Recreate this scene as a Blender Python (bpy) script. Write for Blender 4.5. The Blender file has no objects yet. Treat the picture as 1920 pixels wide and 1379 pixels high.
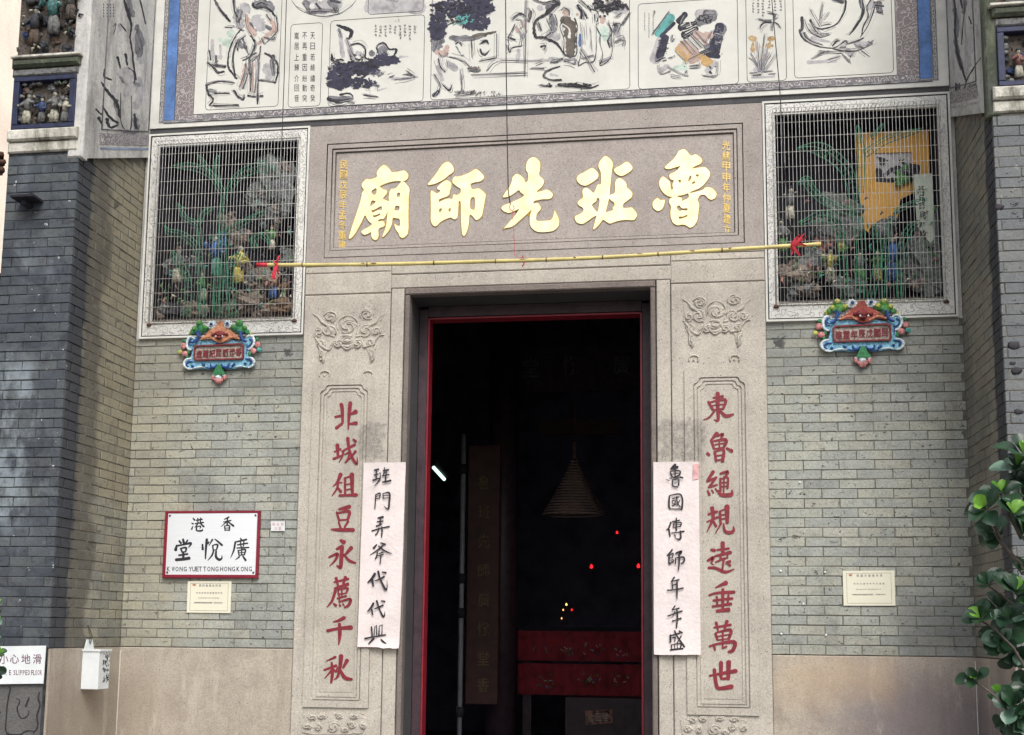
import bpy, bmesh, math, random
from mathutils import Vector, Matrix
R = math.radians
SC = bpy.context.scene
COL = SC.collection
rnd = random.Random(11)

# ------------------------------------------------------------------ camera
CP = Vector((1.182, -8.75, 1.65))
FOC, PX0, PY0 = 2224.65, 962.05, 887.47          # focal length and principal point for a 1920 px wide frame
yaw, pit, rol = R(-8.3876), R(7.5857), R(0.5681)
FW = Vector((math.sin(yaw)*math.cos(pit), math.cos(yaw)*math.cos(pit), math.sin(pit)))
_r = Vector((math.cos(yaw), -math.sin(yaw), 0)); _u = _r.cross(FW)
RT = math.cos(rol)*_r + math.sin(rol)*_u
UP = -math.sin(rol)*_r + math.cos(rol)*_u
cd = bpy.data.cameras.new('camera'); cam = bpy.data.objects.new('camera', cd); COL.objects.link(cam)
cam.matrix_world = Matrix(((RT.x, UP.x, -FW.x, CP.x), (RT.y, UP.y, -FW.y, CP.y), (RT.z, UP.z, -FW.z, CP.z), (0, 0, 0, 1)))
cd.sensor_width = 36; cd.lens = FOC/1920*36
cd.shift_x = -(PX0-960)/1920; cd.shift_y = (PY0-689.5)/1920
cd.clip_end = 500; cd.clip_start = 0.05
SC.camera = cam

# ------------------------------------------------------------------ daylight, overcast
W = bpy.data.worlds.new('World'); SC.world = W; W.use_nodes = True
nt = W.node_tree; nt.nodes.clear()
sky = nt.nodes.new('ShaderNodeTexSky'); sky.sky_type = 'NISHITA'; sky.sun_disc = False
sky.sun_elevation = R(52); sky.sun_rotation = R(157); sky.air_density = 1.2; sky.dust_density = 4.0; sky.ozone_density = 1.5
hs = nt.nodes.new('ShaderNodeHueSaturation'); hs.inputs['Saturation'].default_value = 0.44
bg = nt.nodes.new('ShaderNodeBackground'); bg.inputs[1].default_value = 0.15
ow = nt.nodes.new('ShaderNodeOutputWorld')
nt.links.new(sky.outputs[0], hs.inputs['Color']); nt.links.new(hs.outputs[0], bg.inputs[0]); nt.links.new(bg.outputs[0], ow.inputs[0])
sd = bpy.data.lights.new('sun', 'SUN'); sd.energy = 1.3; sd.angle = R(28); sd.color = (1, 0.99, 0.965)
so = bpy.data.objects.new('sun', sd); COL.objects.link(so)
so.rotation_euler = Vector((0.26, -0.62, 0.74)).to_track_quat('Z', 'Y').to_euler()
SC.view_settings.view_transform = 'Standard'; SC.view_settings.look = 'None'
SC.view_settings.gamma = 1; SC.view_settings.use_curve_mapping = False
SC.view_settings.exposure = 0.53

# ------------------------------------------------------------------ mapping of measured picture points onto the real planes
def ray(px, py): return FW + RT*((px-PX0)/FOC) - UP*((py-PY0)/FOC)
def fp(px, py, y=0.0):
    d = ray(px, py); return CP + d*((y-CP.y)/d.y)
def sp(px, py, x):
    d = ray(px, py); return CP + d*((x-CP.x)/d.x)
class Plane:                       # crop coordinates -> point on a plane, plus a lift off the plane
    def __init__(s, ox, oy, k, y=0.0, x=None):
        s.ox, s.oy, s.k, s.y, s.x = ox, oy, k, y, x
        s.n = Vector((0, -1, 0)) if x is None else Vector((-1 if x > 0 else 1, 0, 0))
    def __call__(s, u, v, lift=0.0):
        px, py = s.ox+u*s.k, s.oy+v*s.k
        p = fp(px, py, s.y) if s.x is None else sp(px, py, s.x)
        return p + s.n*lift

# ------------------------------------------------------------------ materials
MATS = {}
def N(t, typ, **kw):
    n = t.nodes.new(typ)
    for k, v in kw.items():
        if k.startswith('i_'): n.inputs[k[2:].replace('_', ' ')].default_value = v
        else: setattr(n, k, v)
    return n
def c4(c): return (c[0], c[1], c[2], 1)
def s2l(r, g, b):
    f = lambda v: (v/255/12.92) if v/255 <= 0.04045 else ((v/255+0.055)/1.055)**2.4
    return (f(r), f(g), f(b))
def base(name, rough=0.8, metal=0.0):
    m = bpy.data.materials.new(name); m.use_nodes = True; t = m.node_tree
    b = t.nodes['Principled BSDF']; b.inputs['Roughness'].default_value = rough; b.inputs['Metallic'].default_value = metal
    MATS[name] = m; return m, t, b
def pos(t, scale=(1, 1, 1)):
    g = N(t, 'ShaderNodeNewGeometry'); v = N(t, 'ShaderNodeVectorMath', operation='MULTIPLY'); v.inputs[1].default_value = scale
    t.links.new(g.outputs['Position'], v.inputs[0]); return v.outputs[0]
def noise(t, vec, scale, detail=4, rough=0.55, dist=0.0):
    n = N(t, 'ShaderNodeTexNoise'); n.inputs['Scale'].default_value = scale; n.inputs['Detail'].default_value = detail
    n.inputs['Roughness'].default_value = rough; n.inputs['Distortion'].default_value = dist
    t.links.new(vec, n.inputs['Vector']); return n.outputs[0]
def ramp(t, fac, stops):
    r = N(t, 'ShaderNodeValToRGB'); e = r.color_ramp.elements
    while len(e) < len(stops): e.new(0.5)
    for el, (p, c) in zip(e, stops): el.position = p; el.color = c4(c) if len(c) == 3 else c
    t.links.new(fac, r.inputs[0]); return r.outputs[0]
def mr(t, v, a, b, lo=0.0, hi=1.0):
    n = N(t, 'ShaderNodeMapRange', interpolation_type='SMOOTHSTEP'); n.inputs[1].default_value = a; n.inputs[2].default_value = b
    n.inputs[3].default_value = lo; n.inputs[4].default_value = hi
    t.links.new(v, n.inputs[0]); return n.outputs[0]
def mx(t, fac, a, b, mode='MIX'):
    n = N(t, 'ShaderNodeMixRGB', blend_type=mode)
    for s, v in ((0, fac), (1, a), (2, b)):
        if hasattr(v, 'type') or hasattr(v, 'is_output'): t.links.new(v, n.inputs[s])
        elif isinstance(v, (int, float)): n.inputs[s].default_value = v
        else: n.inputs[s].default_value = c4(v)
    return n.outputs[0]
def mth(t, op, a, b=None):
    n = N(t, 'ShaderNodeMath', operation=op)
    for s, v in ((0, a), (1, b)):
        if v is None: continue
        if isinstance(v, (int, float)): n.inputs[s].default_value = v
        else: t.links.new(v, n.inputs[s])
    return n.outputs[0]
def bump(t, b, h, dist=0.002, st=1.0):
    n = N(t, 'ShaderNodeBump'); n.inputs['Strength'].default_value = st; n.inputs['Distance'].default_value = dist
    t.links.new(h, n.inputs['Height']); t.links.new(n.outputs[0], b.inputs['Normal'])
def plain(name, col, rough=0.7, metal=0.0, var=0.18, scale=14, bmp=0.0015, emit=None):
    m, t, b = base(name, rough, metal); p = pos(t)
    n = noise(t, p, scale, 5); n2 = noise(t, p, scale*7, 3)
    d = tuple(max(0, c*(1-var*1.6)) for c in col); l = tuple(min(1, c*(1+var)) for c in col)
    c = ramp(t, n, [(0.3, d), (0.5, col), (0.72, l)])
    c = mx(t, mr(t, n2, 0.35, 0.7, 0, 0.35), c, d)
    t.links.new(c, b.inputs['Base Color'])
    if bmp: bump(t, b, n2, bmp)
    if emit: b.inputs['Emission Color'].default_value = c4(emit[0]); b.inputs['Emission Strength'].default_value = emit[1]
    return m
def granite(name, c1, c2, speck=0.75, patch=None, bm=0.003, streak=0.25):
    m, t, b = base(name, 0.85); p = pos(t)
    big = noise(t, p, 1.9, 6, 0.62); mid = noise(t, p, 8, 6, 0.65); fine = noise(t, p, 62, 3, 0.75); vfine = noise(t, p, 150, 2, 0.7)
    c = ramp(t, big, [(0.34, c2), (0.60, c1)])
    c = mx(t, mr(t, mid, 0.42, 0.70, 0, 0.30), c, tuple(v*0.62 for v in c2))
    c = mx(t, mr(t, fine, 0.42, 0.62, 0.0, 0.42), c, tuple(v*0.50 for v in c1))
    c = mx(t, mr(t, vfine, 0.50, 0.66, 0.0, 0.50), c, tuple(min(1, v*1.38) for v in c1))
    for sc_, d0, g0, g1 in ((34, .15, .47, .56), (70, .20, .50, .60)):          # dark mineral flecks and small pits
        v = N(t, 'ShaderNodeTexVoronoi'); v.inputs['Scale'].default_value = sc_; t.links.new(p, v.inputs['Vector'])
        f_ = mth(t, 'MULTIPLY', mr(t, v.outputs['Distance'], d0*.75, d0*1.1, 1, 0), mr(t, noise(t, p, sc_*.33, 3, 0.7), g0, g1))
        c = mx(t, mth(t, 'MULTIPLY', f_, speck), c, (0.06, 0.052, 0.05))
    st = noise(t, pos(t, (7, 7, 0.9)), 1.3, 5, 0.65)                      # rain streaks running down the face
    c = mx(t, mr(t, st, 0.50, 0.76, 0, streak), c, tuple(v*0.45 for v in c2))
    oi = N(t, 'ShaderNodeObjectInfo'); c = mx(t, mr(t, oi.outputs['Random'], 0, 1, 0.0, 0.16), c, tuple(v*0.55 for v in c2))   # each block its own tone
    if patch:
        c = patch(t, c, p)
    t.links.new(c, b.inputs['Base Color'])
    bump(t, b, mth(t, 'ADD', mth(t, 'MULTIPLY', fine, 0.8), mid), bm)
    return m
def boxmask(t, lo, hi, soft=0.15, wob=0.12, sc=6):
    """1 inside a wobbly box in world space (a stain with a place of its own)"""
    g = N(t, 'ShaderNodeNewGeometry'); nz = N(t, 'ShaderNodeTexNoise'); nz.inputs['Scale'].default_value = sc; nz.inputs['Detail'].default_value = 5
    t.links.new(g.outputs['Position'], nz.inputs['Vector'])
    w = N(t, 'ShaderNodeVectorMath', operation='MULTIPLY_ADD'); t.links.new(nz.outputs['Color'], w.inputs[0])
    w.inputs[1].default_value = (wob*2,)*3
    a = N(t, 'ShaderNodeVectorMath', operation='ADD'); t.links.new(g.outputs['Position'], a.inputs[0]); a.inputs[1].default_value = (-wob,)*3
    t.links.new(a.outputs[0], w.inputs[2])
    s = N(t, 'ShaderNodeSeparateXYZ'); t.links.new(w.outputs[0], s.inputs[0]); out = None
    for i in range(3):
        if lo[i] is not None:
            q = mr(t, s.outputs[i], lo[i]-soft, lo[i]+soft); out = q if out is None else mth(t, 'MULTIPLY', out, q)
        if hi[i] is not None:
            q = mr(t, s.outputs[i], hi[i]-soft, hi[i]+soft, 1, 0); out = q if out is None else mth(t, 'MULTIPLY', out, q)
    return out
def brickmat(name, stops, pit=0.8, grime=None, dirt=(0.09, 0.085, 0.075), dirtamt=0.35):
    m, t, b = base(name, 0.88); p = pos(t)
    oi = N(t, 'ShaderNodeObjectInfo'); off = N(t, 'ShaderNodeVectorMath', operation='MULTIPLY_ADD')
    cmb = N(t, 'ShaderNodeCombineXYZ'); t.links.new(oi.outputs['Random'], cmb.inputs[0]); t.links.new(oi.outputs['Random'], cmb.inputs[2])
    off.inputs[1].default_value = (40, 40, 40); t.links.new(cmb.outputs[0], off.inputs[0]); t.links.new(p, off.inputs[2]); q = off.outputs[0]
    f = mth(t, 'ADD', mth(t, 'MULTIPLY', oi.outputs['Random'], 0.50), mth(t, 'MULTIPLY', noise(t, q, 5.5, 5), 0.45))
    f = mth(t, 'ADD', f, mth(t, 'MULTIPLY', noise(t, p, 1.3, 3), 0.75))
    c = ramp(t, mth(t, 'SUBTRACT', f, 0.37), stops)
    fine = noise(t, q, 60, 4, 0.7)
    c = mx(t, mr(t, fine, 0.4, 0.65, 0, 0.3), c, dirt)
    c = mx(t, mr(t, noise(t, q, 150, 2, 0.7), 0.5, 0.72, 0, 0.3), c, tuple(min(1, v*1.6) for v in stops[len(stops)//2][1]))
    pitm = mr(t, noise(t, pos(t, (1, 1, 1.4)), 24, 3, 0.78, 0.8), 0.635, 0.665)
    c = mx(t, mth(t, 'MULTIPLY', pitm, pit), c, (0.018, 0.017, 0.02))
    c = mx(t, mr(t, noise(t, p, 1.7, 6, 0.65), 0.45, 0.70, 0, dirtamt), c, dirt)
    c = mx(t, mr(t, noise(t, pos(t, (3.2, 3.2, .7)), 2.0, 6, 0.7), 0.54, 0.70, 0, dirtamt*0.9), c, dirt)
    c = mx(t, mr(t, noise(t, pos(t, (2.5, 2.5, .8)), 9.0, 5, 0.7, 1.0), 0.66, 0.72, 0, 0.45), c, (0.56, 0.57, 0.52))
    if grime: c = grime(t, c, p)
    t.links.new(c, b.inputs['Base Color'])
    h = mth(t, 'ADD', mth(t, 'MULTIPLY', noise(t, q, 28, 5, 0.65), 1.0), mth(t, 'MULTIPLY', pitm, -1.2))
    bump(t, b, h, 0.006)
    return m

# ------------------------------------------------------------------ objects
def tag(o, label=None, cat=None, group=None, kind=None):
    if label: o['label'] = label
    if cat: o['category'] = cat
    if group: o['group'] = group
    if kind: o['kind'] = kind
    return o
def parent_to(o, parent):
    if parent is not None:
        o.parent = parent; o.matrix_parent_inverse = Matrix.Translation(-Vector(parent.get('_w', (0, 0, 0))))
    return o
def thing(name, loc, label, cat, group=None):
    o = bpy.data.objects.new(name, None); o.location = loc; o.empty_display_size = 0.1; COL.objects.link(o)
    o['_w'] = tuple(loc); return tag(o, label, cat, group)
def link(name, mesh, mat=None, parent=None, loc=None):
    o = bpy.data.objects.new(name, mesh); COL.objects.link(o)
    if mat is not None:
        for q in (mat if isinstance(mat, (list, tuple)) else [mat]): mesh.materials.append(MATS[q])
    if loc is not None: o.location = loc
    return parent_to(o, parent)
class MB:                                   # mesh builder
    def __init__(s): s.v, s.f, s.m, s.sm = [], [], [], []
    def add(s, vs, fs, mi=0, smooth=False):
        b = len(s.v); s.v += [tuple(v) for v in vs]
        for f in fs: s.f.append(tuple(b+i for i in f)); s.m.append(mi); s.sm.append(smooth)
    def box(s, lo, hi, mi=0, ch=0.0):
        x0, y0, z0 = lo; x1, y1, z1 = hi
        if ch <= 0:
            s.add([(x0,y0,z0),(x1,y0,z0),(x1,y1,z0),(x0,y1,z0),(x0,y0,z1),(x1,y0,z1),(x1,y1,z1),(x0,y1,z1)],
                  [(0,3,2,1),(4,5,6,7),(0,1,5,4),(1,2,6,5),(2,3,7,6),(3,0,4,7)], mi)
        else:                                # chamfered front (-y) edges
            s.add([(x0+ch,y0,z0+ch),(x1-ch,y0,z0+ch),(x1-ch,y0,z1-ch),(x0+ch,y0,z1-ch),
                   (x0,y0+ch,z0),(x1,y0+ch,z0),(x1,y0+ch,z1),(x0,y0+ch,z1),
                   (x0,y1,z0),(x1,y1,z0),(x1,y1,z1),(x0,y1,z1)],
                  [(0,1,2,3),(4,5,1,0),(5,6,2,1),(6,7,3,2),(7,4,0,3),(8,9,5,4),(9,10,6,5),(10,11,7,6),(11,8,4,7),(9,8,11,10)], mi)
    def tube(s, pts, r, n=8, mi=0, cap=True, flat=1.0, fdir=None):
        pts = [Vector(p) for p in pts]; rs = r if isinstance(r, (list, tuple)) else [r]*len(pts)
        rings = []
        for i, p in enumerate(pts):
            d = (pts[min(i+1, len(pts)-1)]-pts[max(i-1, 0)])
            if d.length < 1e-9: d = Vector((0, 0, 1))
            d.normalize()
            ref = fdir if fdir is not None else (Vector((0, 1, 0)) if abs(d.y) < 0.9 else Vector((1, 0, 0)))
            a = d.cross(ref)
            if a.length < 1e-6: a = d.orthogonal()
            a.normalize(); b = a.cross(d).normalized()
            rings.append([p + a*(math.cos(2*math.pi*k/n)*rs[i]) + b*(math.sin(2*math.pi*k/n)*rs[i]*flat) for k in range(n)])
        vs = [v for rg in rings for v in rg]; fs = []
        for i in range(len(pts)-1):
            for k in range(n): fs.append((i*n+k, i*n+(k+1) % n, (i+1)*n+(k+1) % n, (i+1)*n+k))
        if cap: fs.append(tuple(range(n))[::-1]); fs.append(tuple((len(pts)-1)*n+k for k in range(n)))
        s.add(vs, fs, mi, True)
    def ball(s, c, r, mi=0, nu=8, nv=6, sc=(1, 1, 1), jit=0.0):
        vs, fs = [(c[0], c[1], c[2]+r*sc[2])], []
        for j in range(1, nv):
            for i in range(nu):
                th = math.pi*j/nv; ph = 2*math.pi*i/nu; q = r*(1+rnd.uniform(-jit, jit))
                vs.append((c[0]+q*sc[0]*math.sin(th)*math.cos(ph), c[1]+q*sc[1]*math.sin(th)*math.sin(ph), c[2]+q*sc[2]*math.cos(th)))
        vs.append((c[0], c[1], c[2]-r*sc[2])); L = len(vs)-1
        for i in range(nu):
            fs.append((0, 1+i, 1+(i+1) % nu)); fs.append((L, L-nu+(i+1) % nu, L-nu+i))
            for j in range(nv-2): a = 1+j*nu; fs.append((a+i, a+nu+i, a+nu+(i+1) % nu, a+(i+1) % nu))
        s.add(vs, fs, mi, True)
    def lathe(s, c, prof, n=12, mi=0):
        vs = [(c[0]+r*math.cos(2*math.pi*k/n), c[1]+r*math.sin(2*math.pi*k/n), c[2]+z) for r, z in prof for k in range(n)]
        fs = [(i*n+k, i*n+(k+1) % n, (i+1)*n+(k+1) % n, (i+1)*n+k) for i in range(len(prof)-1) for k in range(n)]
        fs.append(tuple(range(n))[::-1]); fs.append(tuple((len(prof)-1)*n+k for k in range(n)))
        s.add(vs, fs, mi, True)
    def poly(s, pts, mi=0): s.add(pts, [tuple(range(len(pts)))], mi)
    def slab(s, pts, d, mi=0):               # convex outline pushed by vector d
        n = len(pts); b = [Vector(p)+d for p in pts]
        s.add(list(pts)+b, [tuple(range(n)), tuple(range(n, 2*n))[::-1]]+[((i+1) % n, i, i+n, (i+1) % n+n) for i in range(n)], mi)
    def build(s, name, mat, parent=None, kind=None):
        me = bpy.data.meshes.new(name); me.from_pydata(s.v, [], s.f)
        me.polygons.foreach_set('material_index', s.m); me.polygons.foreach_set('use_smooth', s.sm); me.update()
        o = link(name, me, mat, parent)
        if kind: o['kind'] = kind
        return o

def catmull(P, seg=5):
    if len(P) < 3: seg = max(seg, 3)
    out = []; n = len(P)
    for i in range(n-1):
        a, b, c, d = P[max(i-1, 0)], P[i], P[i+1], P[min(i+2, n-1)]
        for k in range(seg):
            t = k/seg; t2, t3 = t*t, t*t*t
            out.append(tuple(0.5*((2*b[j])+(-a[j]+c[j])*t+(2*a[j]-5*b[j]+4*c[j]-d[j])*t2+(-a[j]+3*b[j]-3*c[j]+d[j])*t3) for j in range(len(b))))
    out.append(tuple(P[-1])); return out
def pstr(s):                                 # "x,y,w x,y,w; x,y,w ..." -> list of strokes
    out = []
    for st in s.split(';'):
        q = [tuple(float(v) for v in w.split(',')) for w in st.split()]
        if q: out.append([t if len(t) == 3 else (t[0], t[1], q[0][2]) for t in q])
    return out
def brush(mb, pl, strokes, lift=0.001, step=0.00006, thick=0.0, mi=0, rough=0.0, wmul=1.0, seg=5, start=0):
    """brush strokes as ribbons lying on the plane (thick > 0: raised prisms)"""
    k0 = start
    for st in strokes:
        if len(st) == 1: q = st[0]; st = [(q[0]-q[2]*.2, q[1], q[2]), (q[0]+q[2]*.2, q[1]+q[2]*.1, q[2])]
        P = catmull([tuple(p) for p in st], seg); L, Rr = [], []
        n = len(P); z = lift + step*k0; k0 += 1
        for i, (x, y, w) in enumerate(P):
            a, b = P[max(i-1, 0)], P[min(i+1, n-1)]
            dx, dy = b[0]-a[0], b[1]-a[1]; l = math.hypot(dx, dy) or 1; nx, ny = -dy/l, dx/l
            w = max(w, 0.6)*wmul*0.5
            wl = w*(1+rnd.uniform(-rough, rough)); wr = w*(1+rnd.uniform(-rough, rough))
            L.append((x+nx*wl, y+ny*wl)); Rr.append((x-nx*wr, y-ny*wr))
        def cap(i, sgn):
            x, y, w = P[i]; a, b = (P[0], P[1]) if i == 0 else (P[-2], P[-1])
            dx, dy = b[0]-a[0], b[1]-a[1]; l = math.hypot(dx, dy) or 1; dx, dy = dx/l*sgn, dy/l*sgn
            w = max(w, 0.6)*wmul*0.5; nx, ny = -dy, dx
            return [(x+nx*w*math.cos(q)+dx*w*0.85*math.sin(q), y+ny*w*math.cos(q)+dy*w*0.85*math.sin(q)) for q in (math.pi*0.22, math.pi*0.5, math.pi*0.78)]
        c0 = cap(0, -1); c1 = cap(n-1, 1)
        ring = L + c1 + Rr[::-1] + c0
        m = len(ring); top = [pl(x, y, z+thick) for x, y in ring]
        idx_l = list(range(n)); idx_r = [n+3+(n-1-i) for i in range(n)]
        fs = [(idx_l[i], idx_l[i+1], idx_r[i+1], idx_r[i]) for i in range(n-1)]
        fs.append((n-1, n, n+1, n+2, n+3)); fs.append((idx_r[0], m-3, m-2, m-1, 0))
        if thick > 0:
            bot = [pl(x, y, 0) for x, y in ring]
            fs += [(i, i+m, (i+1) % m+m, (i+1) % m) for i in range(m)]
            mb.add(top+bot, fs, mi)
        else: mb.add(top, fs, mi)
    return k0
def chaikin(P, q=0.22, it=1):
    for _ in range(it):
        o = []
        for i in range(len(P)):
            a, b = P[i], P[(i+1) % len(P)]
            o.append((a[0]*(1-q)+b[0]*q, a[1]*(1-q)+b[1]*q)); o.append((a[0]*q+b[0]*(1-q), a[1]*q+b[1]*(1-q)))
        P = o
    return P
def xy(s):
    q = [tuple(float(v) for v in w.split(',')) for w in s.split()]; return q
def shape(name, polys, pl, lift, thick, mat, parent, off=0.0, smooth=1, bev=0.0):
    """filled outline with holes (curve fill), laid on the plane pl with a real thickness"""
    cu = bpy.data.curves.new('t', 'CURVE'); cu.dimensions = '2D'; cu.fill_mode = 'BOTH'; cu.extrude = 0.5; cu.offset = off
    if bev: cu.bevel_depth = bev; cu.bevel_resolution = 1
    cx = sum(p[0] for p in polys[0])/len(polys[0]); cy = sum(p[1] for p in polys[0])/len(polys[0])
    for P in polys:
        if smooth: P = chaikin(P, 0.22, smooth)
        s = cu.splines.new('POLY'); s.points.add(len(P)-1); s.use_cyclic_u = True
        for q, (x, y) in zip(s.points, P): q.co = ((x-cx)/1000, -(y-cy)/1000, 0, 1)
    o = bpy.data.objects.new('t', cu); COL.objects.link(o); dg = bpy.context.evaluated_depsgraph_get(); dg.update()
    me = bpy.data.meshes.new_from_object(o.evaluated_get(dg)); bpy.data.objects.remove(o); bpy.data.curves.remove(cu)
    zs = 0.5+bev
    for v in me.vertices:
        v.co = pl(v.co.x*1000+cx, -v.co.y*1000+cy, lift + (v.co.z+zs)/(2*zs)*thick)
    me.name = name; me.materials.clear()
    bm = bmesh.new(); bm.from_mesh(me); bmesh.ops.recalc_face_normals(bm, faces=bm.faces); bm.to_mesh(me); bm.free()
    return link(name, me, mat, parent)
def glyphs(mb, items, pl, lift=0.0005, thick=0.001, bold=0.0, mi=0, shear=0.0, rise=0.0):
    """lettering set with the default font: items = (character, centre u, centre v, width, height)"""
    for ch, u, v, w, h in items:
        cu = bpy.data.curves.new('t', 'FONT'); cu.body = ch; cu.size = 1; cu.extrude = 0.5; cu.offset = bold; cu.resolution_u = 2
        o = bpy.data.objects.new('t', cu); COL.objects.link(o); dg = bpy.context.evaluated_depsgraph_get(); dg.update()
        me = bpy.data.meshes.new_from_object(o.evaluated_get(dg)); bpy.data.objects.remove(o); bpy.data.curves.remove(cu)
        if not len(me.vertices): bpy.data.meshes.remove(me); continue
        xs = [q.co.x for q in me.vertices]; ys = [q.co.y for q in me.vertices]
        x0, x1, y0, y1 = min(xs), max(xs), min(ys), max(ys); vs = []
        for q in me.vertices:
            a = (q.co.x-(x0+x1)/2)/max(x1-x0, 1e-6); b = (q.co.y-(y0+y1)/2)/max(y1-y0, 1e-6)
            vs.append(pl(u+(a+b*shear)*w, v-(b+a*rise)*h, lift+(q.co.z+0.5)*thick))
        mb.add(vs, [tuple(p.vertices) for p in me.polygons], mi); bpy.data.meshes.remove(me)
# ------------------------------------------------------------------ materials of the place
CO, PD, GR, LED = 3.172, 1.05, 1.772, 1.503
def st_jamb(t, c, p):
    a = boxmask(t, (-1.29, None, 2.93), (-1.10, None, 3.22), 0.02, 0.07, 17)
    b = boxmask(t, (0.98, None, 2.90), (1.32, None, 3.20), 0.02, 0.07, 17)
    g_ = mr(t, noise(t, p, 26, 5, 0.75), 0.36, 0.60, 0.25, 1.0); a = mth(t, 'MULTIPLY', a, g_); b = mth(t, 'MULTIPLY', b, g_); a = mth(t, 'MULTIPLY', a, 0.85); b = mth(t, 'MULTIPLY', b, 0.85)
    return mx(t, mth(t, 'MULTIPLY', mth(t, 'ADD', a, b), 0.62), c, (0.12, 0.105, 0.10))
def stain_shade_dado(t, c, p):
    c = mx(t, mth(t, 'MULTIPLY', boxmask(t, (2.25, None, None), (None, None, 1.42), 0.4, 0.25, 2), 0.72), c, (0.13, 0.105, 0.125))  # right end goes dark purple low down
    c = mx(t, mth(t, 'MULTIPLY', boxmask(t, (None, None, None), (-2.75, None, 1.3), 0.35, 0.25, 2), 0.45), c, (0.24, 0.18, 0.13))  # brown patch low on the left, the hung box's shadow in its colour
    c = mx(t, mr(t, noise(t, p, 3.2, 6, 0.7), 0.52, 0.72, 0, 0.45), c, (0.22, 0.17, 0.13))
    c = mx(t, mr(t, noise(t, pos(t, (3, 3, .6)), 2.2, 5, 0.7), 0.55, 0.70, 0, 0.4), c, (0.55, 0.50, 0.42))
    return mx(t, mth(t, 'MULTIPLY', boxmask(t, (1.85, None, 1.2), (2.6, None, 1.46), 0.15, 0.2, 3), 0.35), c, (0.52, 0.36, 0.2))
granite('granite', (0.54, 0.495, 0.425), (0.42, 0.38, 0.325), 0.85, st_jamb)
granite('granite_plaque', (0.425, 0.375, 0.34), (0.345, 0.30, 0.275), 0.85, None, 0.002, 0.12)
granite('granite_dado', (0.49, 0.43, 0.35), (0.37, 0.315, 0.26), 0.75, stain_shade_dado, 0.003, 0.35)
granite('granite_rough', (0.24, 0.20, 0.175), (0.15, 0.125, 0.115), 0.6, None, 0.008)
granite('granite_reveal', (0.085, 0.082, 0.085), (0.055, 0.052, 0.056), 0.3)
granite('grey_render', (0.13, 0.125, 0.12), (0.08, 0.078, 0.076), 0.3, None, 0.006)
granite('stone_paving', (0.22, 0.20, 0.18), (0.15, 0.14, 0.13), 0.4)
def g_panel(t, c, p):
    c = mx(t, mth(t, 'MULTIPLY', boxmask(t, (-3.3, None, 1.4), (-2.7, None, 3.9), 0.2, 0.25, 3), 0.30), c, (0.33, 0.27, 0.14))
    c = mx(t, mth(t, 'MULTIPLY', boxmask(t, (1.83, None, 3.735), (1.90, None, 3.815), 0.012, 0.06, 28), 0.95), c, (0.03, 0.03, 0.035))
    c = mx(t, mth(t, 'MULTIPLY', boxmask(t, (-1.93, None, 3.77), (-1.87, None, 3.83), 0.012, 0.05, 30), 0.9), c, (0.04, 0.04, 0.05))
    c = mx(t, mth(t, 'MULTIPLY', boxmask(t, (2.6, None, 1.45), (3.3, None, 1.9), 0.2, 0.2, 3), 0.55), c, (0.11, 0.115, 0.12))
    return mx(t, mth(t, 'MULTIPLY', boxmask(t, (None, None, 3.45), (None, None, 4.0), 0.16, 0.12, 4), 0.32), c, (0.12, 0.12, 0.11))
GSTOPS = [(0.0, (0.20, 0.215, 0.21)), (0.25, (0.30, 0.315, 0.29)), (0.45, (0.36, 0.375, 0.335)), (0.62, (0.40, 0.395, 0.325)), (0.75, (0.35, 0.37, 0.34)), (0.9, (0.27, 0.29, 0.285)), (1.0, (0.44, 0.445, 0.39))]
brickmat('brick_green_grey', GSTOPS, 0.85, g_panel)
def g_side(t, c, p):
    # slate-dark bricks of the outer corner, a soaked brown band inside it, tan bricks towards the inner corner
    lf = boxmask(t, (None, None, None), (0, None, None), 0.2, 0.01, 1)
    c = mx(t, mth(t, 'MULTIPLY', mth(t, 'MULTIPLY', boxmask(t, (None, -0.62, 2.6), (None, 0.1, 5.3), 0.22, 0.25, 2), lf), 0.42), c, (0.30, 0.25, 0.155))
    c = mx(t, mth(t, 'MULTIPLY', mth(t, 'MULTIPLY', boxmask(t, (None, -0.86, 1.4), (None, -0.56, 5.2), 0.05, 0.20, 2.4), lf), 0.70), c, (0.075, 0.066, 0.055))
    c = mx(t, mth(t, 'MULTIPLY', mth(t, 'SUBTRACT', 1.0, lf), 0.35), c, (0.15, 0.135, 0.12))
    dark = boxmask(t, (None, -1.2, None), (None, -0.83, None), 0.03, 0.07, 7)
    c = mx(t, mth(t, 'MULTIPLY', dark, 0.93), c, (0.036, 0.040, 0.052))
    return c
brickmat('brick_side', [(0.0, (0.22, 0.205, 0.165)), (0.3, (0.31, 0.285, 0.21)), (0.6, (0.29, 0.285, 0.225)), (0.8, (0.20, 0.205, 0.18)), (1.0, (0.36, 0.325, 0.235))], 0.5, g_side, dirtamt=0.6)
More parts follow.
